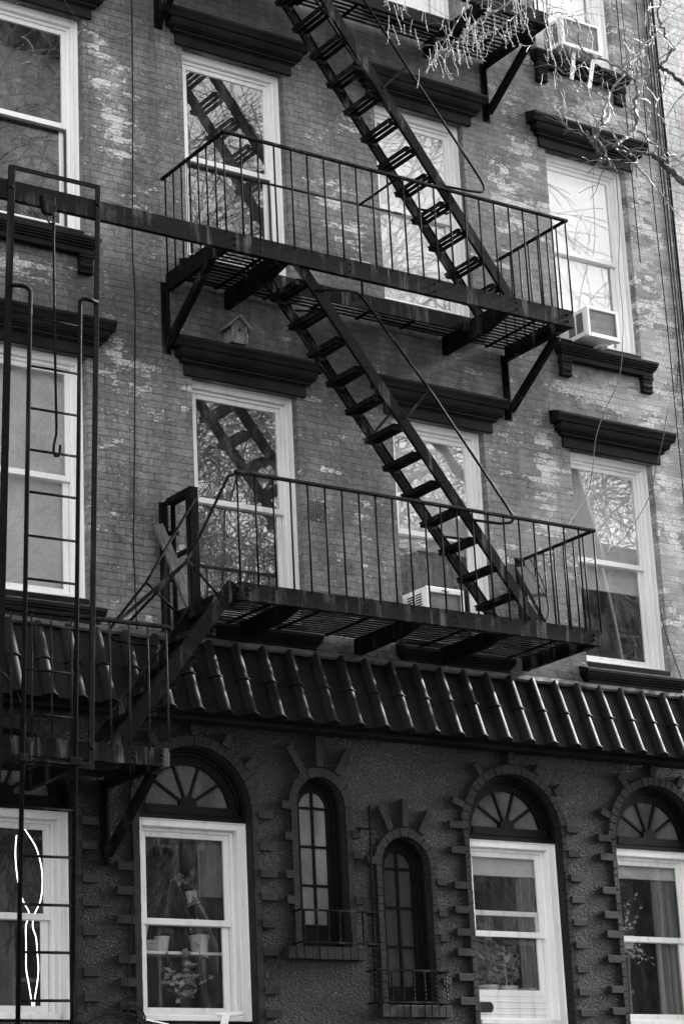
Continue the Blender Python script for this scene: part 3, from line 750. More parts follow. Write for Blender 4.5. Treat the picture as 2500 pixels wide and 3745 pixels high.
# tall guides for the drop ladder
zt,zb_=9.985,5.02
yg=YF-.022
lg=MB()
lg.bar((-2.395,yg,zt),(-2.535,yg,4.9),.062,.016); lg.bar((-1.600,yg,zt),(-1.745,yg,5.03),.045,.016)
lg.bar((-2.42,yg-.0,zt-.002),(-1.578,yg,zt-.002),.040,.014)
for x,z in ((-2.40,9.80),(-1.605,9.82),(-1.735,5.2)): lg.bolt((x,yg-.008,z),.018,.014)
lg.box(-3.3,-1.72,yg-.010,yg+.004,5.03,5.085)
for x in (-2.325,-1.895): lg.box(x-.05,x+.05,yg-.055,yg-.012,5.045,5.105)
lg.build('ladder_guide',M['iron'],fe,bevel=.003)

# ------------------------------------------------------------------ drop ladder and its hook
yl=YF-.05
ld=thing('drop_ladder','black iron drop ladder with round rungs hanging between two tall guides','ladder',(-2.05,yl,3))
lx=lambda z:-2.245-(8.95-z)*.0245; rx=lambda z:-1.795-(8.95-z)*.0255
for f_,hk,x2 in ((lx,-1,-2.40),(rx,1,-1.63)):
    m=MB(); m.tube([(x2,yl+.01,8.925),((f_(8.9)+x2)/2,yl,8.935),(f_(8.9)+hk*.03,yl,8.93),(f_(8.87),yl,8.90),(f_(8.83),yl,8.84),(f_(3.0),yl,2.95)],.0185,8); m.build('ladder_rail',M['iron'],ld,smooth=True)
z=8.62; k=0
for z in (8.68,8.26,7.90,7.55,7.20,6.84,6.49,6.13,5.77,5.42,5.06,4.70,4.34,3.98,3.63,3.28):
    m=MB(); m.tube([(lx(z),yl,z-.004),(rx(z),yl,z)],.011,8); m.build('rung',M['iron'],ld,smooth=True)
hk=thing('ladder_hook','long thin iron rod with a hooked foot hanging from the upper ladder beam','hook',(-2.02,YF-.03,7.5))
m=MB(); yh=YF-.035
m.tube([(-2.020,yh,9.56),(-2.026,yh,9.40),(-2.023,yh,8.4),(-2.017,yh,7.80),(-2.018,yh,7.72),(-2.04,yh,7.63),(-2.045,yh,7.57),(-2.030,yh,7.53),(-2.005,yh,7.535),(-1.99,yh,7.57),(-1.985,yh,7.63)],.011,8); m.build('rod',M['iron'],hk,smooth=True)
m=MB(); m.tube([(-2.05+.03*math.cos(t*math.pi/8),yh,9.60+.055*math.sin(t*math.pi/8)) for t in range(17)],.009,6); m.build('ring',M['iron'],hk,smooth=True)
m=MB(); m.tube([(-2.07,YF-.065,9.68),(-2.07,YF-.001,9.68)],.062,16); m.box(-2.13,-2.01,YF-.05,YF-.001,9.70,9.79); m.build('pulley',M['iron'],hk,bevel=.004)

# ------------------------------------------------------------------ planks on the lower balcony
pl=thing('timber_plank','weathered pale plank leaning inside the stair gate of the lower balcony','plank',(-.35,-.28,6.7))
m=MB(); m.bar((-.52,-.20,7.45),(-.28,-.33,6.70),.10,.03); m.build('board',M['wood'],pl,bevel=.003)
pl=thing('timber_plank','dark plank sloping down inside the railing beside the lower stair foot','plank',(3.2,-.2,6.7))
m=MB(); m.bar((3.42,-.30,7.52),(3.93-.35,-.62,6.73),.17,.045); m.build('board',M['dark_wood'],pl,bevel=.003)

# ------------------------------------------------------------------ air conditioners
def air_conditioner(label,x0,x1,z0,z1,yf,yb,stays=(),lettering=False,flip=False):
    t=thing('air_conditioner',label,'air conditioner',((x0+x1)/2,yf,z0),'air conditioners sitting in the windows')
    m=MB(); w=.035
    m.box(x0,x1,yf+.02,yb,z0+.01,z1); frame4(m,x0,x1,z0,z1+.004,w,yf-.004,yf+.0195,top=.03 if not lettering else .055,bot=.035)
    m.box(x0-.006,x1+.006,yf-.012,yf+.05,z0-.014,z0-.0005)
    o=m.build('casing',M['ac'],t,bevel=.006)
    c=MB(); c.box(x0+w,x1-w,yf+.012,yf+.0195,z0+.036,z1-.027 if not lettering else z1-.052); c.build('condenser_coil',M['coil'],t)
    s=MB()
    yy0=yf+.07
    for q in range(2):
        for k in range(11):
            z=z0+.06+k*(z1-z0-.10)/11
            s.box(x0-.0035,x0-.0005,yy0+q*.125,yy0+q*.125+.10,z,z+.013)
    s.build('side_louvre',M['dark_slot'],t)
    if lettering:
        cu=bpy.data.curves.new('maker_name','FONT'); cu.body='Midea'; cu.size=.034; cu.extrude=.0008; tmp=bpy.data.objects.new('tmp_text',cu); col.objects.link(tmp)
        dg=bpy.context.evaluated_depsgraph_get(); me=bpy.data.meshes.new_from_object(tmp.evaluated_get(dg)); bpy.data.objects.remove(tmp)
        me.materials.clear(); me.materials.append(M['letter']); off=origin(t); cx=(x0+x1)/2-.04
        for v in me.vertices: v.co=Vector((cx+v.co.x,yf-.0052-v.co.z,z1-.040+v.co.y))-off
        n=bpy.data.objects.new('maker_name',me); col.objects.link(n); n.parent=t
    for (a,b) in stays:
        q=MB(); q.bar(a,b,.012,.05,side=(1,0,0)); q.build('support_stay',M['white'],t,bevel=.002)
    f=MB(); f.box(x1+.002,x1+.14,.03,.04,z0+.02,z1); f.build('side_filler',M['white'],t)
    return t
air_conditioner('white air conditioner propped above a stone sill beside the upper balcony railing',4.47,4.895,10.10,10.415,-.36,.12,[((4.74,-.24,10.085),(4.66,-.02,9.995)),((4.82,-.24,10.085),(4.74,-.02,9.995))])
air_conditioner('white air conditioner on two long pale struts in the topmost window behind the tree twigs',4.46,5.0,13.41,13.75,-.36,.12,[((4.66,-.30,13.40),(4.66,-.225,13.10)),((4.93,-.30,13.40),(4.90,-.225,13.06))])
air_conditioner('white air conditioner behind the lower balcony railing with a small dark maker name on it',2.28,2.72,6.84,7.215,-.27,.12,[],True)
cl=MB(); cl.tube([(5.02+.07*math.cos(k*.5),-.235-.002*(k%7),13.28+.09*math.sin(k*.5)) for k in range(40)],.006,6)
tag(cl.build('coiled_cord',M['cable'],None,smooth=True),'small coil of black cord hanging at the end of the topmost air conditioner','cord')

# ------------------------------------------------------------------ birdhouse, cage, small fixings
bh=thing('birdhouse','small bark covered birdhouse standing on the dark window hood under the upper balcony','birdhouse',(.33,-.19,9.28))
zb0=H[2]+.345
bx0,bx1=.265,.435
m=MB(); m.prism([(bx0,zb0),(bx1,zb0),(bx1,zb0+.15),((bx0+bx1)/2,zb0+.235),(bx0,zb0+.15)],'y',-.245,-.12); m.build('body',M['bark_wood'],bh)
for sx in (-1,1):
    m=MB(); a=((bx0+bx1)/2,-.20,zb0+.262); b=((bx0+bx1)/2+sx*.135,-.20,zb0+.13)
    d=Vector(b)-Vector(a); m.bar(a,b,.016,.17); m.build('roof_slab',M['bark_wood'],bh,bevel=.003)
m=MB(); m.tube([((bx0+bx1)/2+.01,-.246,zb0+.13),((bx0+bx1)/2+.01,-.2475,zb0+.13)],.017,14); m.build('entrance_hole',M['dark_slot'],bh)
for x in (bx0+.012,bx1-.012):
    m=MB(); m.tube([(x,-.255,zb0),(x+.004,-.258,zb0+.08),(x-.002,-.255,zb0+.16)],.011,7); m.build('corner_stick',M['bark_wood'],bh,smooth=True)
cg=MB(); x0,x1,z0,z1,yy=1.10,1.27,7.73,7.91,-.16
for k in range(9): x=x0+(x1-x0)*k/8; cg.tube([(x,yy,z0),(x+.01,yy,z1)],.0026,4)
for k in range(9): z=z0+(z1-z0)*k/8; cg.tube([(x0-.004,yy,z),(x1+.01,yy,z-.004)],.0026,4)
for k in range(5): x=x0+(x1-x0)*k/4; cg.tube([(x,yy+.03,z0),(x+.01,yy+.03,z1)],.0026,4); cg.tube([(x,yy,z0),(x,yy+.03,z0)],.0026,4)
cg.tube([((x0+x1)/2,yy,z1),((x0+x1)/2-.01,-.12,8.12)],.0025,4)
tag(cg.build('wire_basket',M['cable'],None),'flat dark wire mesh basket hanging on the brick beside the lower window','wire basket')

# ------------------------------------------------------------------ little iron guards at the arched windows
def window_guard(label,x0,x1,zb,zt):
    t=thing('window_guard',label,'window guard',((x0+x1)/2,-.25,zb),'twisted iron guards at the narrow arched windows')
    y=-.27
    for nm,z in (('bottom_rail',zb),('top_rail',zt)):
        m=MB(); m.bar((x0,y,z),(x1,y,z),.016,.022); m.bar((x0+.008,y+.0115,z),(x0+.008,YW-.02,z),.016,.016,side=(1,0,0)); m.bar((x1-.008,y+.0115,z),(x1-.008,YW-.02,z),.016,.016,side=(1,0,0)); m.build(nm,M['iron'],t,bevel=.002)
    n=7
    for k in range(n):
        x=x0+.04+(x1-x0-.08)*k/(n-1); m=MB(); N=26; r=.010; vs=[];fs=[]
        for i in range(N+1):
            z=zb+.009+(zt-zb-.018)*i/N; a0=i*.42
            for q in range(4): a=a0+q*math.pi/2; vs.append((x+r*math.cos(a),y+r*math.sin(a),z))
        for i in range(N):
            for q in range(4): fs.append((i*4+q,i*4+(q+1)%4,(i+1)*4+(q+1)%4,(i+1)*4+q))
        m.add(vs,fs); m.build('twisted_bar',M['iron'],t)
    return t
window_guard('twisted iron guard before the taller narrow arched window with pale panes',.74,1.545,3.905,4.178)
window_guard('twisted iron guard before the lower narrow arched window with dark panes',1.50,2.285,3.415,3.688)
tr=MB(); N=150; vs=[];fs=[]
for i in range(N+1):
    z=3.44+(5.14-3.44)*i/N; x=1.565+(z-3.44)*.02; a0=i*.35
    for q in range(4): a=a0+q*math.pi/2; vs.append((x+.011*math.cos(a),YW-.05+.011*math.sin(a),z))
for i in range(N):
    for q in range(4): fs.append((i*4+q,i*4+(q+1)%4,(i+1)*4+(q+1)%4,(i+1)*4+q))
tr.add(vs,fs); tr.tube([(1.45,YW-.05,4.93),(1.60,YW-.05,4.93)],.010,6); tr.tube([(1.49,YW-.005,4.90),(1.49,YW-.05,4.93)],.012,6)
tag(tr.build('twisted_rod',M['iron'],None),'tall twisted iron rod fixed to the stucco between the two narrow arched windows','iron rod')

# ------------------------------------------------------------------ cables
def cable(label,pts,r=.006,mat='cable',n=5,name='cable',group=None):
    m=MB(); m.tube(smooth_path(pts,5),r,n); return tag(m.build(name,M[mat],None,smooth=True),label,'cable',group)
cable('thin dark cable running straight down the brick between the first two window columns',[(-.605,YW-.012,13.6),(-.612,YW-.012,12.59),(-.632,YW-.012,11.2),(-.66,YW-.012,10.08),(-.645,YW-.012,9.6),(-.672,YW-.012,8.5),(-.70,YW-.012,7.6),(-.712,YW-.012,7.25),(-.695,YW-.012,6.52)])
cable('thin cable sagging from the top hood to the bracket over the bare brick',[(-1.62,-.27,12.63),(-1.39,-.25,12.30),(-1.22,-.22,12.14),(-1.05,-.2,12.09),(-.88,-.2,12.07),(-.71,-.2,12.14),(-.56,-.2,12.28),(-.46,-.2,12.48),(-.44,-.2,12.75)],.004,'pale_cable')
cable('pale cable dropping over the stone hood to the right window and into the lower balcony',[(5.27,-.13,12.6),(5.24,-.13,11.6),(5.11,-.2,11.0),(5.01,-.3,10.36),(4.89,-.30,9.73),(4.66,-.29,9.33),(4.50,-.30,9.01),(4.42,-.31,8.69),(4.33,-.32,8.43),(4.13,-.38,8.20),(3.89,-.50,7.98),(3.65,-.60,7.75),(3.39,-.70,7.40),(3.10,-.82,6.95)],.0042,'pale_cable')
cable('long cable swinging in a loop across the right window into the lower balcony rail',[(5.94,YW-.02,10.28),(5.80,YW-.05,9.74),(5.52,-.30,9.46),(5.38,-.33,9.12),(5.25,-.34,8.81),(5.12,-.35,8.49),(4.90,-.40,8.22),(4.63,-.45,7.94),(4.38,-.50,7.76),(4.08,-.60,7.61),(3.83,-.70,7.52),(3.61,-.80,7.48),(3.39,-.85,7.49),(3.21,-.85,7.48),(3.08,-.85,7.43),(2.99,-.85,7.37),(3.09,-.85,7.26),(3.21,-.85,7.10)],.0042,'cable')
cable('short black cable hooked on the railing beside the stair foot',[(3.03,-.9,7.40),(3.15,-.88,7.25),(3.27,-.8,7.12),(3.36,-.7,6.95),(3.30,-.6,6.80)],.006)
cable('thin pale cable curving down the worn brick edge past the lowest right window',[(5.34,YW-.008,7.40),(5.36,YW-.008,7.22),(5.41,YW-.008,7.06),(5.47,YW-.01,6.86),(5.55,YW-.02,6.60),(5.58,YW-.03,6.4)],.006,'pale_cable')
for i,(x,r_,mt) in enumerate(((5.50,.006,'cable'),(5.57,.004,'cable'),(5.79,.006,'cable'),(5.92,.008,'cable'),(5.96,.012,'pale_cable'),(6.00,.007,'cable'),(6.035,.016,'cable'))):
    rg=random.Random(i); zz=[16.0,14.4,13.0,11.8,10.6,9.4,8.0,6.55]
    if i==0: zz=zz[:4]+[11.2]
    if i==1: zz=zz[:3]+[12.2]
    pts=[(x+rg.uniform(-.014,.014)*(r_<.01),YW-.018-r_,z) for z in zz]
    lab=('black cable down the brick ending near the stone hood','fine black cable beside the topmost air conditioner','single black cable crossing the brick just inside the cable bundle','black cable at the inner side of the bundle on the building corner','thick pale conduit in the bundle on the building corner','wavy black cable between the two thick conduits on the corner','thickest black conduit on the corner next to the pale neighbour wall')[i]
    cable(lab,pts,r_,mt,6)
cable('black cable looped over the stucco at the corner of the lowest ladder window',[(-1.45,YW-.02,3.10),(-1.22,YW-.03,3.24),(-1.10,YW-.05,3.29),(-.97,YW-.06,3.31),(-.82,YW-.06,3.29),(-.72,YW-.06,3.24),(-.70,YW-.05,3.12)],.007)
cable('second black cable arching up to the sill corner of the plant window',[(-.98,YW-.04,3.27),(-.90,YW-.05,3.36),(-.82,YW-.05,3.375),(-.745,YW-.05,3.33),(-.715,YW-.05,3.26),(-.72,YW-.04,3.18)],.007)
cable('thin cable hanging down the stucco beside the plant window',[(-.80,YW-.045,4.95),(-.79,YW-.045,4.5),(-.82,YW-.045,4.0),(-.86,YW-.045,3.6),(-.87,YW-.045,3.3)],.005)
wt=MB(); wt.bar((-.70,YW-.03,3.262),(-.48,YW-.02,3.225),.012,.004); tag(wt.build('cable_tie',M['sticker'],None),'white plastic tie sticking out over the sill of the plant window','cable tie')
cable('fine wire trailing over the roof tiles behind the ladder',[(-2.35,-.34,6.36),(-2.2,-.36,6.1),(-2.0,-.40,5.85),(-1.93,-.45,5.6),(-1.95,-.5,5.35)],.003,'pale_cable')

# ------------------------------------------------------------------ light strips and house plants behind the ground-floor glass
ls=thing('light_strip','glowing white light tube looped behind the glass of the ladder window','light',(-1.55,.24,3.3))
for pts in ([(-1.63,.22,4.86),(-1.57,.22,4.78),(-1.50,.22,4.68),(-1.46,.22,4.57),(-1.44,.22,4.46),(-1.44,.22,4.35),(-1.46,.22,4.23),(-1.51,.22,4.13),(-1.53,.22,4.03),(-1.50,.22,3.94),(-1.49,.22,3.82),(-1.48,.22,3.70),(-1.49,.22,3.59),(-1.51,.22,3.48),(-1.525,.22,3.36)],
            [(-1.67,.22,4.76),(-1.68,.22,4.66),(-1.68,.22,4.56),(-1.67,.22,4.46),(-1.65,.22,4.34),(-1.61,.22,4.22),(-1.56,.22,4.13),(-1.59,.22,4.03),(-1.59,.22,3.91),(-1.59,.22,3.80),(-1.59,.22,3.69),(-1.57,.22,3.58),(-1.55,.22,3.47),(-1.53,.22,3.36)]):
    m=MB(); m.tube(smooth_path(pts,4),.0044,8); m.build('glow_tube',M['lamp'],ls,smooth=True)
def leaf(m,p,d,up,L,W):
    d=Vector(d).normalized(); s=d.cross(Vector(up)); s=s.normalized() if s.length>1e-4 else Vector((1,0,0)); u=s.cross(d); p=Vector(p)
    a=p; b=p+d*L*.45+s*W*.5+u*.12*L; c=p+d*L; e=p+d*L*.45-s*W*.5+u*.12*L; f=p+d*L*.5
    m.add([a,b,c,e,f],[(0,1,4),(1,2,4),(2,3,4),(3,0,4)])
def plant(label,x,y,z,h,spread,n,leafL,seed,pot=(.10,.13),drop=0.,mat='leaf'):
    t=thing('potted_plant',label,'potted plant',(x,y,z)); rg=random.Random(seed)
    m=MB(); m.lathe((x,y,z),[(pot[0]*.78,0),(pot[0],pot[1]),(pot[0]*1.06,pot[1]),(pot[0]*1.06,pot[1]+.02),(pot[0]*.9,pot[1]+.02),(pot[0]*.9,pot[1]-.02)]); m.build('pot',M['pot'],t,smooth=False)
    s=MB(); f=MB()
    for k in range(n):
        a=rg.uniform(0,2*math.pi); q=rg.uniform(.2,1)*spread; hh=h*rg.uniform(.45,1)
        p0=Vector((x,y,z+pot[1])); p3=p0+Vector((math.cos(a)*q,math.sin(a)*q*.35,hh*(1 if rg.random()>drop else -.6))); p1=p0.lerp(p3,.45)+Vector((rg.uniform(-.05,.05),0,.10*h))
        P=smooth_path([p0,p1,p3],5); s.tube(P,.0035,4)
        for i in range(3,len(P)):
            if rg.random()<.75: leaf(f,P[i],(rg.uniform(-1,1),rg.uniform(-.8,.2),rg.uniform(-.6,.5)),(0,rg.uniform(-1,-.3),.6),leafL*rg.uniform(.6,1.2),leafL*.62)
    s.build('stem',M['pale_cable'],t); f.build('foliage',M[mat],t)
    return t
plant('climbing plant with bare pale stems in a pot low in the first plant window',-.05,.34,3.22,.55,.34,14,.085,4,(.11,.14))
plant('leafy vine hanging at the top of the first plant window',.10,.42,4.30,.30,.26,9,.12,9,(.06,.08),.3)
sh=thing('window_shelf','narrow white shelf across the lower half of the first plant window','shelf',(-.15,.45,3.86)); m=MB(); m.box(-.66,.36,.36,.56,3.855,3.88); m.build('board',M['white'],sh)
for i,(lab,z0,z1,w) in enumerate((('thick grey book lying flat on the window shelf',3.881,3.94,.20),('thinner grey book on top of the thick book',3.941,3.975,.19))):
    m=MB(); m.box(-.47,-.47+w,.38,.52,z0,z1); tag(m.build('book',M['book'],None,bevel=.004),lab,'book','books on the window shelf')
def pot_thing(lab,x,y,z,r,h):
    m=MB(); m.lathe((x,y,z),[(r*.75,0),(r,h*.8),(r*1.08,h*.8),(r*1.08,h),(r*.92,h),(r*.9,h*.7)]); return tag(m.build('flower_pot',M['pot'],None,smooth=False),lab,'flower pot','pots on the window shelf')
pot_thing('pale flower pot on the shelf next to the books',-.20,.45,3.881,.065,.13)
pot_thing('cream flower pot standing on the two stacked books',-.40,.45,3.976,.06,.12)
plant('round white pot with spotted leaves at the end of the window shelf',.17,.45,3.881,.16,.14,12,.06,14,(.085,.13))
plant('bushy potted plant with broad leaves in the window with the raised sash',3.13,.31,3.50,.46,.34,42,.10,21,(.12,.12))
plant('smaller white pot with arching leaves beside the bushy plant',3.40,.32,3.50,.34,.22,14,.10,23,(.09,.12))
pb_=MB(); pb_.box(2.72,3.81,.28,.6,3.46,3.498); tag(pb_.build('window_board',M['wood'],None),'wooden board carrying the pots inside the window with the raised sash','shelf')
plant('long strands of dried stems hanging inside the last ground floor window',4.88,.33,4.02,.42,.30,34,.05,31,(.10,.10),.8,'dry')
sk=MB(); 
sk.add([(.02,-.028,3.335),(.28,-.03,3.347),(.285,-.03,3.325),(.16,-.03,3.312),(.10,-.045,3.16),(.02,-.045,3.16),(.09,-.03,3.314),(.02,-.028,3.322)],[(0,1,2,3,6,7),(3,4,5,6)])
so=sk.build('sill_sticker',M['sticker'],None); tag(so,'bent white plastic strip taped over the sill of the first plant window','plastic strip')
sm=so.modifiers.new('thick','SOLIDIFY'); sm.thickness=.003

# ------------------------------------------------------------------ neighbour, street, other side
nb=thing('neighbour_building','pale brick neighbour wall beyond the cable bundle at the corner','building',(10,0,0))
nh=[rect(8.3+2.4*k,9.4+2.4*k,z,z+2.0) for k in range(3) for z in (3.4,6.6,9.9,13.2)]
flat_sheet(rect(6.09,15.0,0,16.6),nh,YW+.03,.22,'brick_wall',M['pale_brick'],nb)
for h in nh:
    m=MB(); frame4(m,h[0][0],h[1][0],h[0][1],h[2][1],.08,.03,.1); m.box(h[0][0]+.08,h[1][0]-.08,.04,.09,h[0][1]+.97,h[0][1]+1.03); w=m.build('window',M['white'],nb)
    m=MB(); m.box(h[0][0]+.07,h[1][0]-.07,.07,.075,h[0][1]+.07,h[2][1]-.07); m.build('glass_pane',M['glass'],w); m=MB(); m.box(h[0][0]+.02,h[1][0]-.02,.15,.16,h[0][1]+.02,h[2][1]-.02); m.build('blind',M['grey_blind'],w)
m=MB(); m.box(6.09,15.0,-.35,.22,16.6,17.0); m.build('cornice',M['stone'],nb)

def opposite(label,x0,x1,h,mat,seed,y=-18.6,storey=3.3):
    t=thing('row_house',label,'building',((x0+x1)/2,y,0),'houses across the street'); rg=random.Random(seed)
    n=max(2,int((x1-x0)/2.3)); hs=[]
    z=1.6
    while z+2.6<h:
        for k in range(n):
            c=x0+(x1-x0)*(k+.5)/n; hs.append(rect(c-.5,c+.5,z,z+1.9))
        z+=storey
    flat_sheet(rect(x0,x1,0,h),hs,y,y-.3,'brick_wall',mat,t)
    for q in hs:
        a,b,za,zb=q[0][0],q[1][0],q[0][1],q[2][1]
        m=MB(); frame4(m,a,b,za,zb,.08,y-.12,y-.04); m.box(a+.08,b-.08,y-.11,y-.05,za+.92,za+.98); w=m.build('window',M['white'],t)
        m=MB(); m.box(a+.07,b-.07,y-.085,y-.08,za+.07,zb-.07); m.build('glass_pane',M['black_wood'],w)
        m=MB(); m.box(a-.12,b+.12,y-.05,y+.10,zb+.001,zb+.16); m.box(a-.1,b+.1,y-.05,y+.08,za-.12,za-.001); m.build('window_trim',M['stone'],w)
    m=MB(); m.box(x0,x1,y-.3,y+.45,h,h+.25); m.box(x0,x1,y-.3,y+.3,h+.251,h+.6); m.box(x0,x1,y-9,y-.301,.0,h+.2); m.build('cornice',M['stone'],t)
    return t
opposite('tall pale house across the street with seven storeys',3.2,9.6,23.5,M['far_pale'],1)
opposite('middle brick house across the street with three storeys',9.62,17.0,11.8,M['far_brick'],2)
opposite('grey brick house across the street with a deep cornice',17.02,23.4,14.6,M['far_brick'],3)
opposite('dark brick house at the far end across the street',23.42,32.0,13.0,M['far_brick'],4)
m=MB(); m.box(-60,80,-80,60,-.5,-.02); m.build('ground',M['ground'],None,kind='structure')
m=MB(); m.box(-60,80,-14.6,-3.4,-.3,-.004); m.build('road',M['asphalt'],None,kind='structure')
m=MB(); m.box(-60,80,-3.2,-.101,-.3,.12); m.build('pavement',M['pavement'],None,kind='structure')
m=MB(); m.box(-60,80,-18.55,-14.8,-.3,.12); m.build('pavement',M['pavement'],None,kind='structure')
m=MB(); m.box(-60,80,-3.4,-3.201,-.3,.13); m.box(-60,80,-14.799,-14.6,-.3,.13); m.build('kerb',M['pavement'],None,kind='structure')

# ------------------------------------------------------------------ trees
def grow(trunk,crown,base,height,seed,lean=(0,0),levels=6,r0=.16):
    rg=random.Random(seed)
    def branch(p,d,L,r,lv):
        n=5; pts=[p]; rs=[max(r,.007)]; q=Vector(p); dd=Vector(d).normalized()
        for i in range(n):
            dd=(dd+Vector((rg.uniform(-.22,.22),rg.uniform(-.22,.22),rg.uniform(-.12,.2)-(.10 if lv>=4 else 0)))).normalized()
            q=q+dd*(L/n); pts.append(q.copy()); rs.append(max(r*(1-.45*(i+1)/n),.0065))
        (trunk if lv<2 else crown).tube(pts,rs,7 if lv<2 else (5 if lv<4 else 3),cap=False)
        if lv>=levels: return
        k=3 if lv<4 else 4
        for i in range(k):
            t=rg.uniform(.35,1.) if i else 1.
            j=min(n,max(1,int(t*n))); pp=pts[j]
            az=rg.uniform(0,2*math.pi); tilt=rg.uniform(.35,.95) if i else rg.uniform(.05,.35)
            o=dd.orthogonal().normalized(); o2=dd.cross(o); nd=dd*math.cos(tilt)+(o*math.cos(az)+o2*math.sin(az))*math.sin(tilt)
            branch(pp,nd,L*rg.uniform(.62,.82),rs[j]*rg.uniform(.55,.8),lv+1)
    branch(Vector((0,0,0)),Vector((lean[0],lean[1],1)),6.,r0,0)
    k=height/max(v[2] for v in crown.v)
    for mb in (trunk,crown): mb.v=[(base[0]+v[0]*k,base[1]+v[1]*k,base[2]+v[2]*k) for v in mb.v]
far=[]
for i,(lab,x,y,h,sd) in enumerate((('bare street tree by the far kerb before the tall pale house',8.6,-13.6,23.5,11),('bare spreading street tree by the far kerb before the middle brick house',13.2,-13.4,24,12),('bare leaning street tree by the far kerb before the grey brick house',18.4,-13.7,23,13),('bare dense street tree by the far kerb at the far end of the row',23.5,-13.4,20,14))):
    t=thing('street_tree',lab,'tree',(x,y,0),'bare trees along the far kerb'); a=MB(); b=MB(); grow(a,b,(x,y,0),h,sd,((-.08,.1),(.05,0),(.15,.05),(0,0))[i],(8,7,7,7)[i],.24)
    a.build('trunk',M['bark'],t,smooth=True); b.build('crown',M['far_twig'] if i==0 else M['bark'],t)

# the tree whose twigs hang into the picture; its trunk stands on the near pavement further along
wt_=thing('catkin_tree','bare tree with knotted branches and pale hanging catkins reaching in before the pale corner','tree',(7.4,-2.6,.12))
tk=MB(); tk.tube(smooth_path([(7.4,-2.6,.1),(7.35,-2.6,2.5),(7.5,-2.65,5.2),(7.3,-2.7,8.0),(7.0,-2.75,9.6),(6.6,-2.8,11.2),(6.2,-2.8,13.0),(5.9,-2.8,15.0)],4),[.19-.13*k/28 for k in range(29)],10); tk.build('trunk',M['bark'],wt_,smooth=True)
LIMB=[]
def limb(pts,r0,r1,j=.012,seed=0):
    rg=random.Random(seed+len(LIMB)*7); P=smooth_path(pts,5); n=len(P)
    P=[p+Vector((rg.uniform(-j,j),rg.uniform(-j*2,j*2),rg.uniform(-j,j))) if 0<i<n-1 else p for i,p in enumerate(P)]
    rs=[.82*(r0+(r1-r0)*i/(n-1))*(1+rg.uniform(-.12,.22)) for i in range(n)]
    LIMB.append((P,rs)); m=MB(); m.tube(P,rs,7); return m
thick=[
 limb([(7.28,-2.7,8.2),(6.1,-2.75,9.0),(5.0,-2.7,9.9),(4.3,-2.62,10.36),(3.99,-2.6,10.58),(3.85,-2.55,10.72),(3.72,-2.50,10.84),(3.58,-2.50,10.94),(3.52,-2.45,10.97)],.075,.020),
 limb([(7.0,-2.75,9.6),(6.0,-2.75,10.4),(4.9,-2.75,11.05),(4.3,-2.72,11.45),(4.03,-2.70,11.61),(3.88,-2.65,11.71),(3.70,-2.60,11.82),(3.63,-2.60,11.85)],.055,.019),
 limb([(3.65,-2.60,11.85),(3.82,-2.60,12.07),(3.88,-2.55,12.12),(3.80,-2.55,12.27),(3.74,-2.55,12.37),(3.75,-2.55,12.49),(3.80,-2.55,12.75)],.017,.011),
 limb([(3.02,-2.35,10.90),(2.93,-2.33,11.0),(2.99,-2.30,11.07),(3.12,-2.30,11.23),(3.13,-2.30,11.31)],.024,.013),
 limb([(2.97,-2.35,11.03),(3.05,-2.35,10.94),(3.12,-2.35,10.85),(3.19,-2.36,10.76)],.022,.012),
 limb([(3.52,-2.45,10.97),(3.38,-2.42,10.98),(3.17,-2.37,11.01),(3.02,-2.35,10.94)],.014,.020)]
th=MB()
for k in thick: th.add(k.v,k.f)
th.build('knotted_limb',M['limb'],wt_,smooth=True)
thin=[]
def tl(pts,r0=.009,r1=.004): thin.append(limb(pts,r0,r1,.010))
tl([(3.20,-2.35,11.03),(3.26,-2.35,11.07),(3.42,-2.35,11.22),(3.47,-2.40,11.33),(3.45,-2.40,11.49),(3.51,-2.40,11.64),(3.46,-2.40,11.76),(3.26,-2.35,11.89),(2.96,-2.30,11.99),(2.92,-2.30,12.11),(2.90,-2.30,12.28),(2.81,-2.25,12.34),(2.67,-2.20,12.33)],.022,.006)
tl([(3.13,-2.30,11.31),(3.20,-2.30,11.49),(3.28,-2.30,11.65),(3.42,-2.35,11.84),(3.71,-2.35,12.23),(3.87,-2.35,12.37),(3.87,-2.35,12.45),(3.76,-2.35,12.46)],.016,.006)
tl([(3.25,-2.25,11.56),(3.05,-2.25,11.63),(2.88,-2.25,11.66),(2.86,-2.25,11.55),(2.95,-2.25,11.49),(3.00,-2.25,11.39)])
tl([(3.46,-2.40,11.22),(3.64,-2.40,11.14),(3.79,-2.40,11.08),(3.90,-2.40,11.05),(4.03,-2.40,10.95)],.014)
tl([(2.99,-2.30,11.07),(2.87,-2.30,11.11),(2.81,-2.30,11.23),(2.79,-2.30,11.26)],.010)
tl([(2.86,-2.30,11.07),(2.71,-2.30,11.11),(2.60,-2.30,11.19)],.008)
tl([(3.26,-2.3,11.05),(3.42,-2.30,11.02),(3.50,-2.30,11.0),(3.55,-2.30,10.88),(3.74,-2.30,10.74),(3.86,-2.30,10.63),(4.05,-2.30,10.46)],.012)
tl([(3.49,-2.40,11.83),(3.45,-2.40,11.94),(3.44,-2.40,12.03),(3.53,-2.40,12.19),(3.53,-2.40,12.29)])
tl([(3.53,-2.40,11.84),(3.55,-2.40,11.98),(3.64,-2.40,12.14),(3.64,-2.40,12.26)])
tl([(3.63,-2.60,11.85),(3.79,-2.50,11.80),(3.74,-2.50,11.66),(3.63,-2.50,11.46),(3.75,-2.50,11.31)])
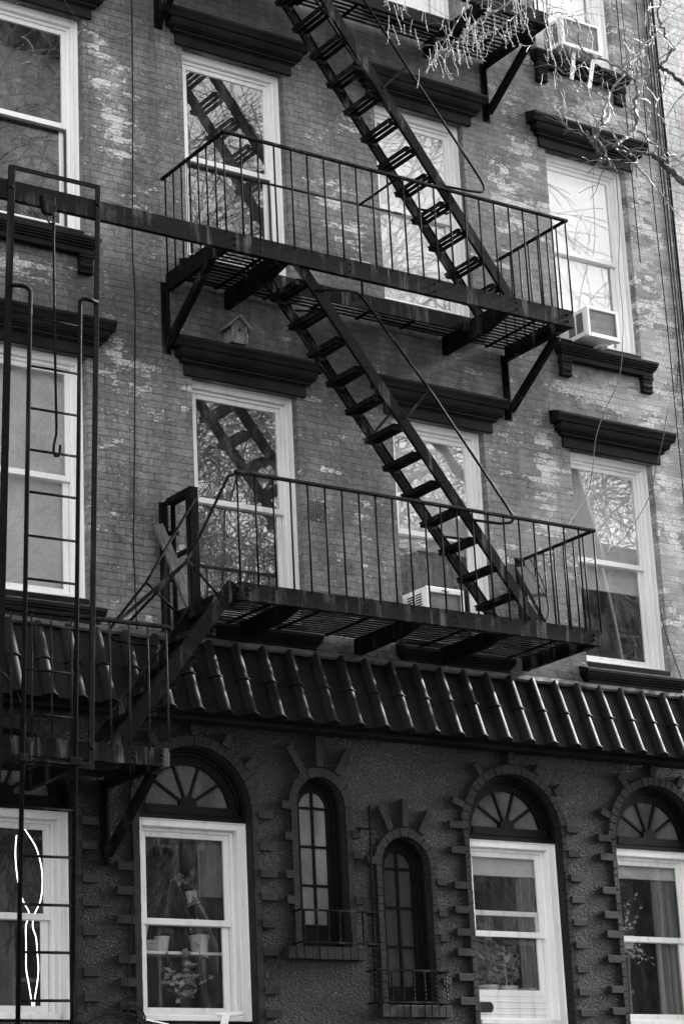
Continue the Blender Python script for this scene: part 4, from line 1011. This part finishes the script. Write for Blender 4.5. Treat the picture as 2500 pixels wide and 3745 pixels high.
tl([(3.38,-2.50,11.86),(3.61,-2.50,12.11),(3.83,-2.50,12.40),(4.00,-2.50,12.59),(4.15,-2.50,12.71)],.010)
tl([(4.6,-2.7,13.6),(3.6,-2.5,13.2),(2.8,-2.35,12.8),(2.26,-2.30,12.48),(2.11,-2.30,12.24),(1.84,-2.25,12.04),(1.65,-2.20,11.85),(1.54,-2.20,11.74),(1.35,-2.20,11.56),(1.17,-2.20,11.31)],.020,.005)
tl([(3.2,-2.45,13.05),(2.4,-2.3,12.85),(1.89,-2.15,12.45),(1.71,-2.15,12.17),(1.57,-2.15,11.90),(1.46,-2.15,11.74),(1.36,-2.15,11.60)],.012)
tl([(3.4,-2.5,13.1),(2.85,-2.4,12.85),(2.52,-2.30,12.56),(2.37,-2.30,12.31),(2.16,-2.30,12.11),(1.92,-2.30,11.90),(1.69,-2.30,11.73)],.012)
tl([(2.5,-2.3,12.4),(2.58,-2.25,12.05),(2.71,-2.25,11.72),(2.92,-2.25,11.80),(3.07,-2.25,11.99),(3.17,-2.25,12.24)],.008)
tl([(2.2,-2.3,12.85),(1.5,-2.2,12.75),(1.05,-2.10,12.35),(1.06,-2.10,12.01),(1.11,-2.10,11.91)],.008)
tl([(5.9,-2.8,14.6),(5.1,-2.7,14.2),(4.6,-2.7,13.6)],.03,.02); tl([(6.2,-2.8,13.2),(5.2,-2.7,13.3),(4.2,-2.6,13.15),(3.2,-2.45,13.05)],.028,.012)
# side twigs
rg=random.Random(77)
for P,rs in list(LIMB):
    for i in range(1,len(P)-1):
        p=P[i]
        if p.x<4.6 and rg.random()<.42:
            d=Vector((rg.uniform(-1,1),rg.uniform(-.5,.5),rg.uniform(-.6,1.))).normalized(); L=rg.uniform(.10,.42); pts=[p]; q=p.copy()
            for k in range(5):
                d=(d+Vector((rg.uniform(-.35,.35),rg.uniform(-.3,.3),rg.uniform(-.35,.30)))).normalized(); q=q+d*L/5; pts.append(q.copy())
            m=MB(); r=min(rs[i]*.55,.006); m.tube(pts,[r*(1-.12*k) for k in range(6)],4); thin.append(m); 
            if rg.random()<.6:
                d2=(d+Vector((rg.uniform(-.9,.9),rg.uniform(-.6,.6),rg.uniform(-.9,.5)))).normalized(); q=pts[3]; m=MB(); m.tube([q,q+d2*L*.25+Vector((0,0,.01)),q+d2*L*.5],[r*.6,r*.5,r*.35],4); thin.append(m)
tw=MB()
for k in thin: tw.add(k.v,k.f)
tw.build('crown',M['twig'],wt_)
# catkins hang from the twigs in threads of small buds
ck=MB()
def bud(p,d,L,r):
    d=d.normalized(); a=d.orthogonal().normalized(); b=d.cross(a); c=p+d*L*.5
    vs=[p]+[c+(a*math.cos(t)+b*math.sin(t))*r for t in (0,2.094,4.188)]+[p+d*L]
    ck.add(vs,[(0,1,2),(0,2,3),(0,3,1),(4,2,1),(4,3,2),(4,1,3)])
def strand(p,L):
    d=Vector((rg.uniform(-.4,.4),rg.uniform(-.3,.3),-1)).normalized(); n=max(4,int(L/.026)); q=p.copy(); pts=[q.copy()]
    for k in range(n):
        d=(d+Vector((rg.uniform(-.35,.35),rg.uniform(-.25,.25),-.22))).normalized(); q=q+d*L/n; pts.append(q.copy())
        if k>1 and rg.random()<.8:
            for s_ in range(rg.choice((1,1,2))): bud(q,d+Vector((rg.uniform(-1.,1.),rg.uniform(-.8,.8),rg.uniform(-.3,.5))),rg.uniform(.014,.034),rg.uniform(.004,.0075))
    ck.tube(pts,.0021,3)
def strands_near(box,n,lmin,lmax):
    cand=[p for P,_ in LIMB for p in P if box[0]<p.x<box[1] and box[2]<p.z<box[3]]
    for k in range(n):
        if not cand: return
        p=rg.choice(cand)+Vector((rg.uniform(-.16,.16),rg.uniform(-.2,.2),rg.uniform(-.08,.08))); strand(p,rg.uniform(lmin,lmax))
strands_near((1.0,2.6,11.4,12.9),120,.08,.28); strands_near((2.4,3.05,11.5,12.5),36,.10,.30); strands_near((3.3,4.2,11.3,12.7),22,.08,.2)
ck.build('catkin_foliage',M['catkin'],wt_)

# ------------------------------------------------------------------ light
w=bpy.data.worlds.new('World'); scene.world=w; w.use_nodes=True; nt=w.node_tree; nt.nodes.clear()
SUN_AZ,SUN_EL=R(89.5),R(28)       # azimuth measured from -Y (street side) towards +X
sky=nt.nodes.new('ShaderNodeTexSky'); sky.sky_type='NISHITA'; sky.sun_disc=False; sky.sun_elevation=SUN_EL; sky.air_density=1.; sky.dust_density=2.; sky.ozone_density=1.
to_sun=Vector((math.sin(SUN_AZ)*math.cos(SUN_EL),-math.cos(SUN_AZ)*math.cos(SUN_EL),math.sin(SUN_EL)))
sky.sun_rotation=math.atan2(to_sun.x,to_sun.y)
bwn=nt.nodes.new('ShaderNodeRGBToBW'); bg=nt.nodes.new('ShaderNodeBackground'); ow=nt.nodes.new('ShaderNodeOutputWorld')
nt.links.new(sky.outputs[0],bwn.inputs[0]); nt.links.new(bwn.outputs[0],bg.inputs[0]); bg.inputs[1].default_value=.15; nt.links.new(bg.outputs[0],ow.inputs[0])
sl=bpy.data.lights.new('sun','SUN'); sl.energy=2.0; sl.angle=R(2); sl.color=(1,1,1); so=bpy.data.objects.new('sun',sl); col.objects.link(so)
so.rotation_euler=to_sun.to_track_quat('Z','Y').to_euler(); so.location=(10,-20,30)

# ------------------------------------------------------------------ camera
F=8290.63; yaw,pitch,roll=0.611045597,0.304753025,-0.049445801
C=Vector((-9.94448864,-16.4335932,1.59987751))
cy,sy,cp,sp,cr,sr=math.cos(yaw),math.sin(yaw),math.cos(pitch),math.sin(pitch),math.cos(roll),math.sin(roll)
f=Vector((sy*cp,cy*cp,sp)); r=Vector((cy,-sy,0)); u=r.cross(f); r2=cr*r+sr*u; u2=-sr*r+cr*u
cam=bpy.data.cameras.new('camera'); cam.sensor_fit='VERTICAL'; cam.sensor_height=36; cam.lens=36*F/3745; cam.clip_end=500
co=bpy.data.objects.new('camera',cam); col.objects.link(co)
mw=Matrix.Identity(4)
for i in range(3): mw[i][0]=r2[i]; mw[i][1]=u2[i]; mw[i][2]=-f[i]; mw[i][3]=C[i]
co.matrix_world=mw; scene.camera=co
scene.view_settings.view_transform='Standard'; scene.view_settings.look='None'; scene.view_settings.gamma=1; scene.view_settings.exposure=2.75
scene.cycles.max_bounces=8; scene.cycles.transparent_max_bounces=12
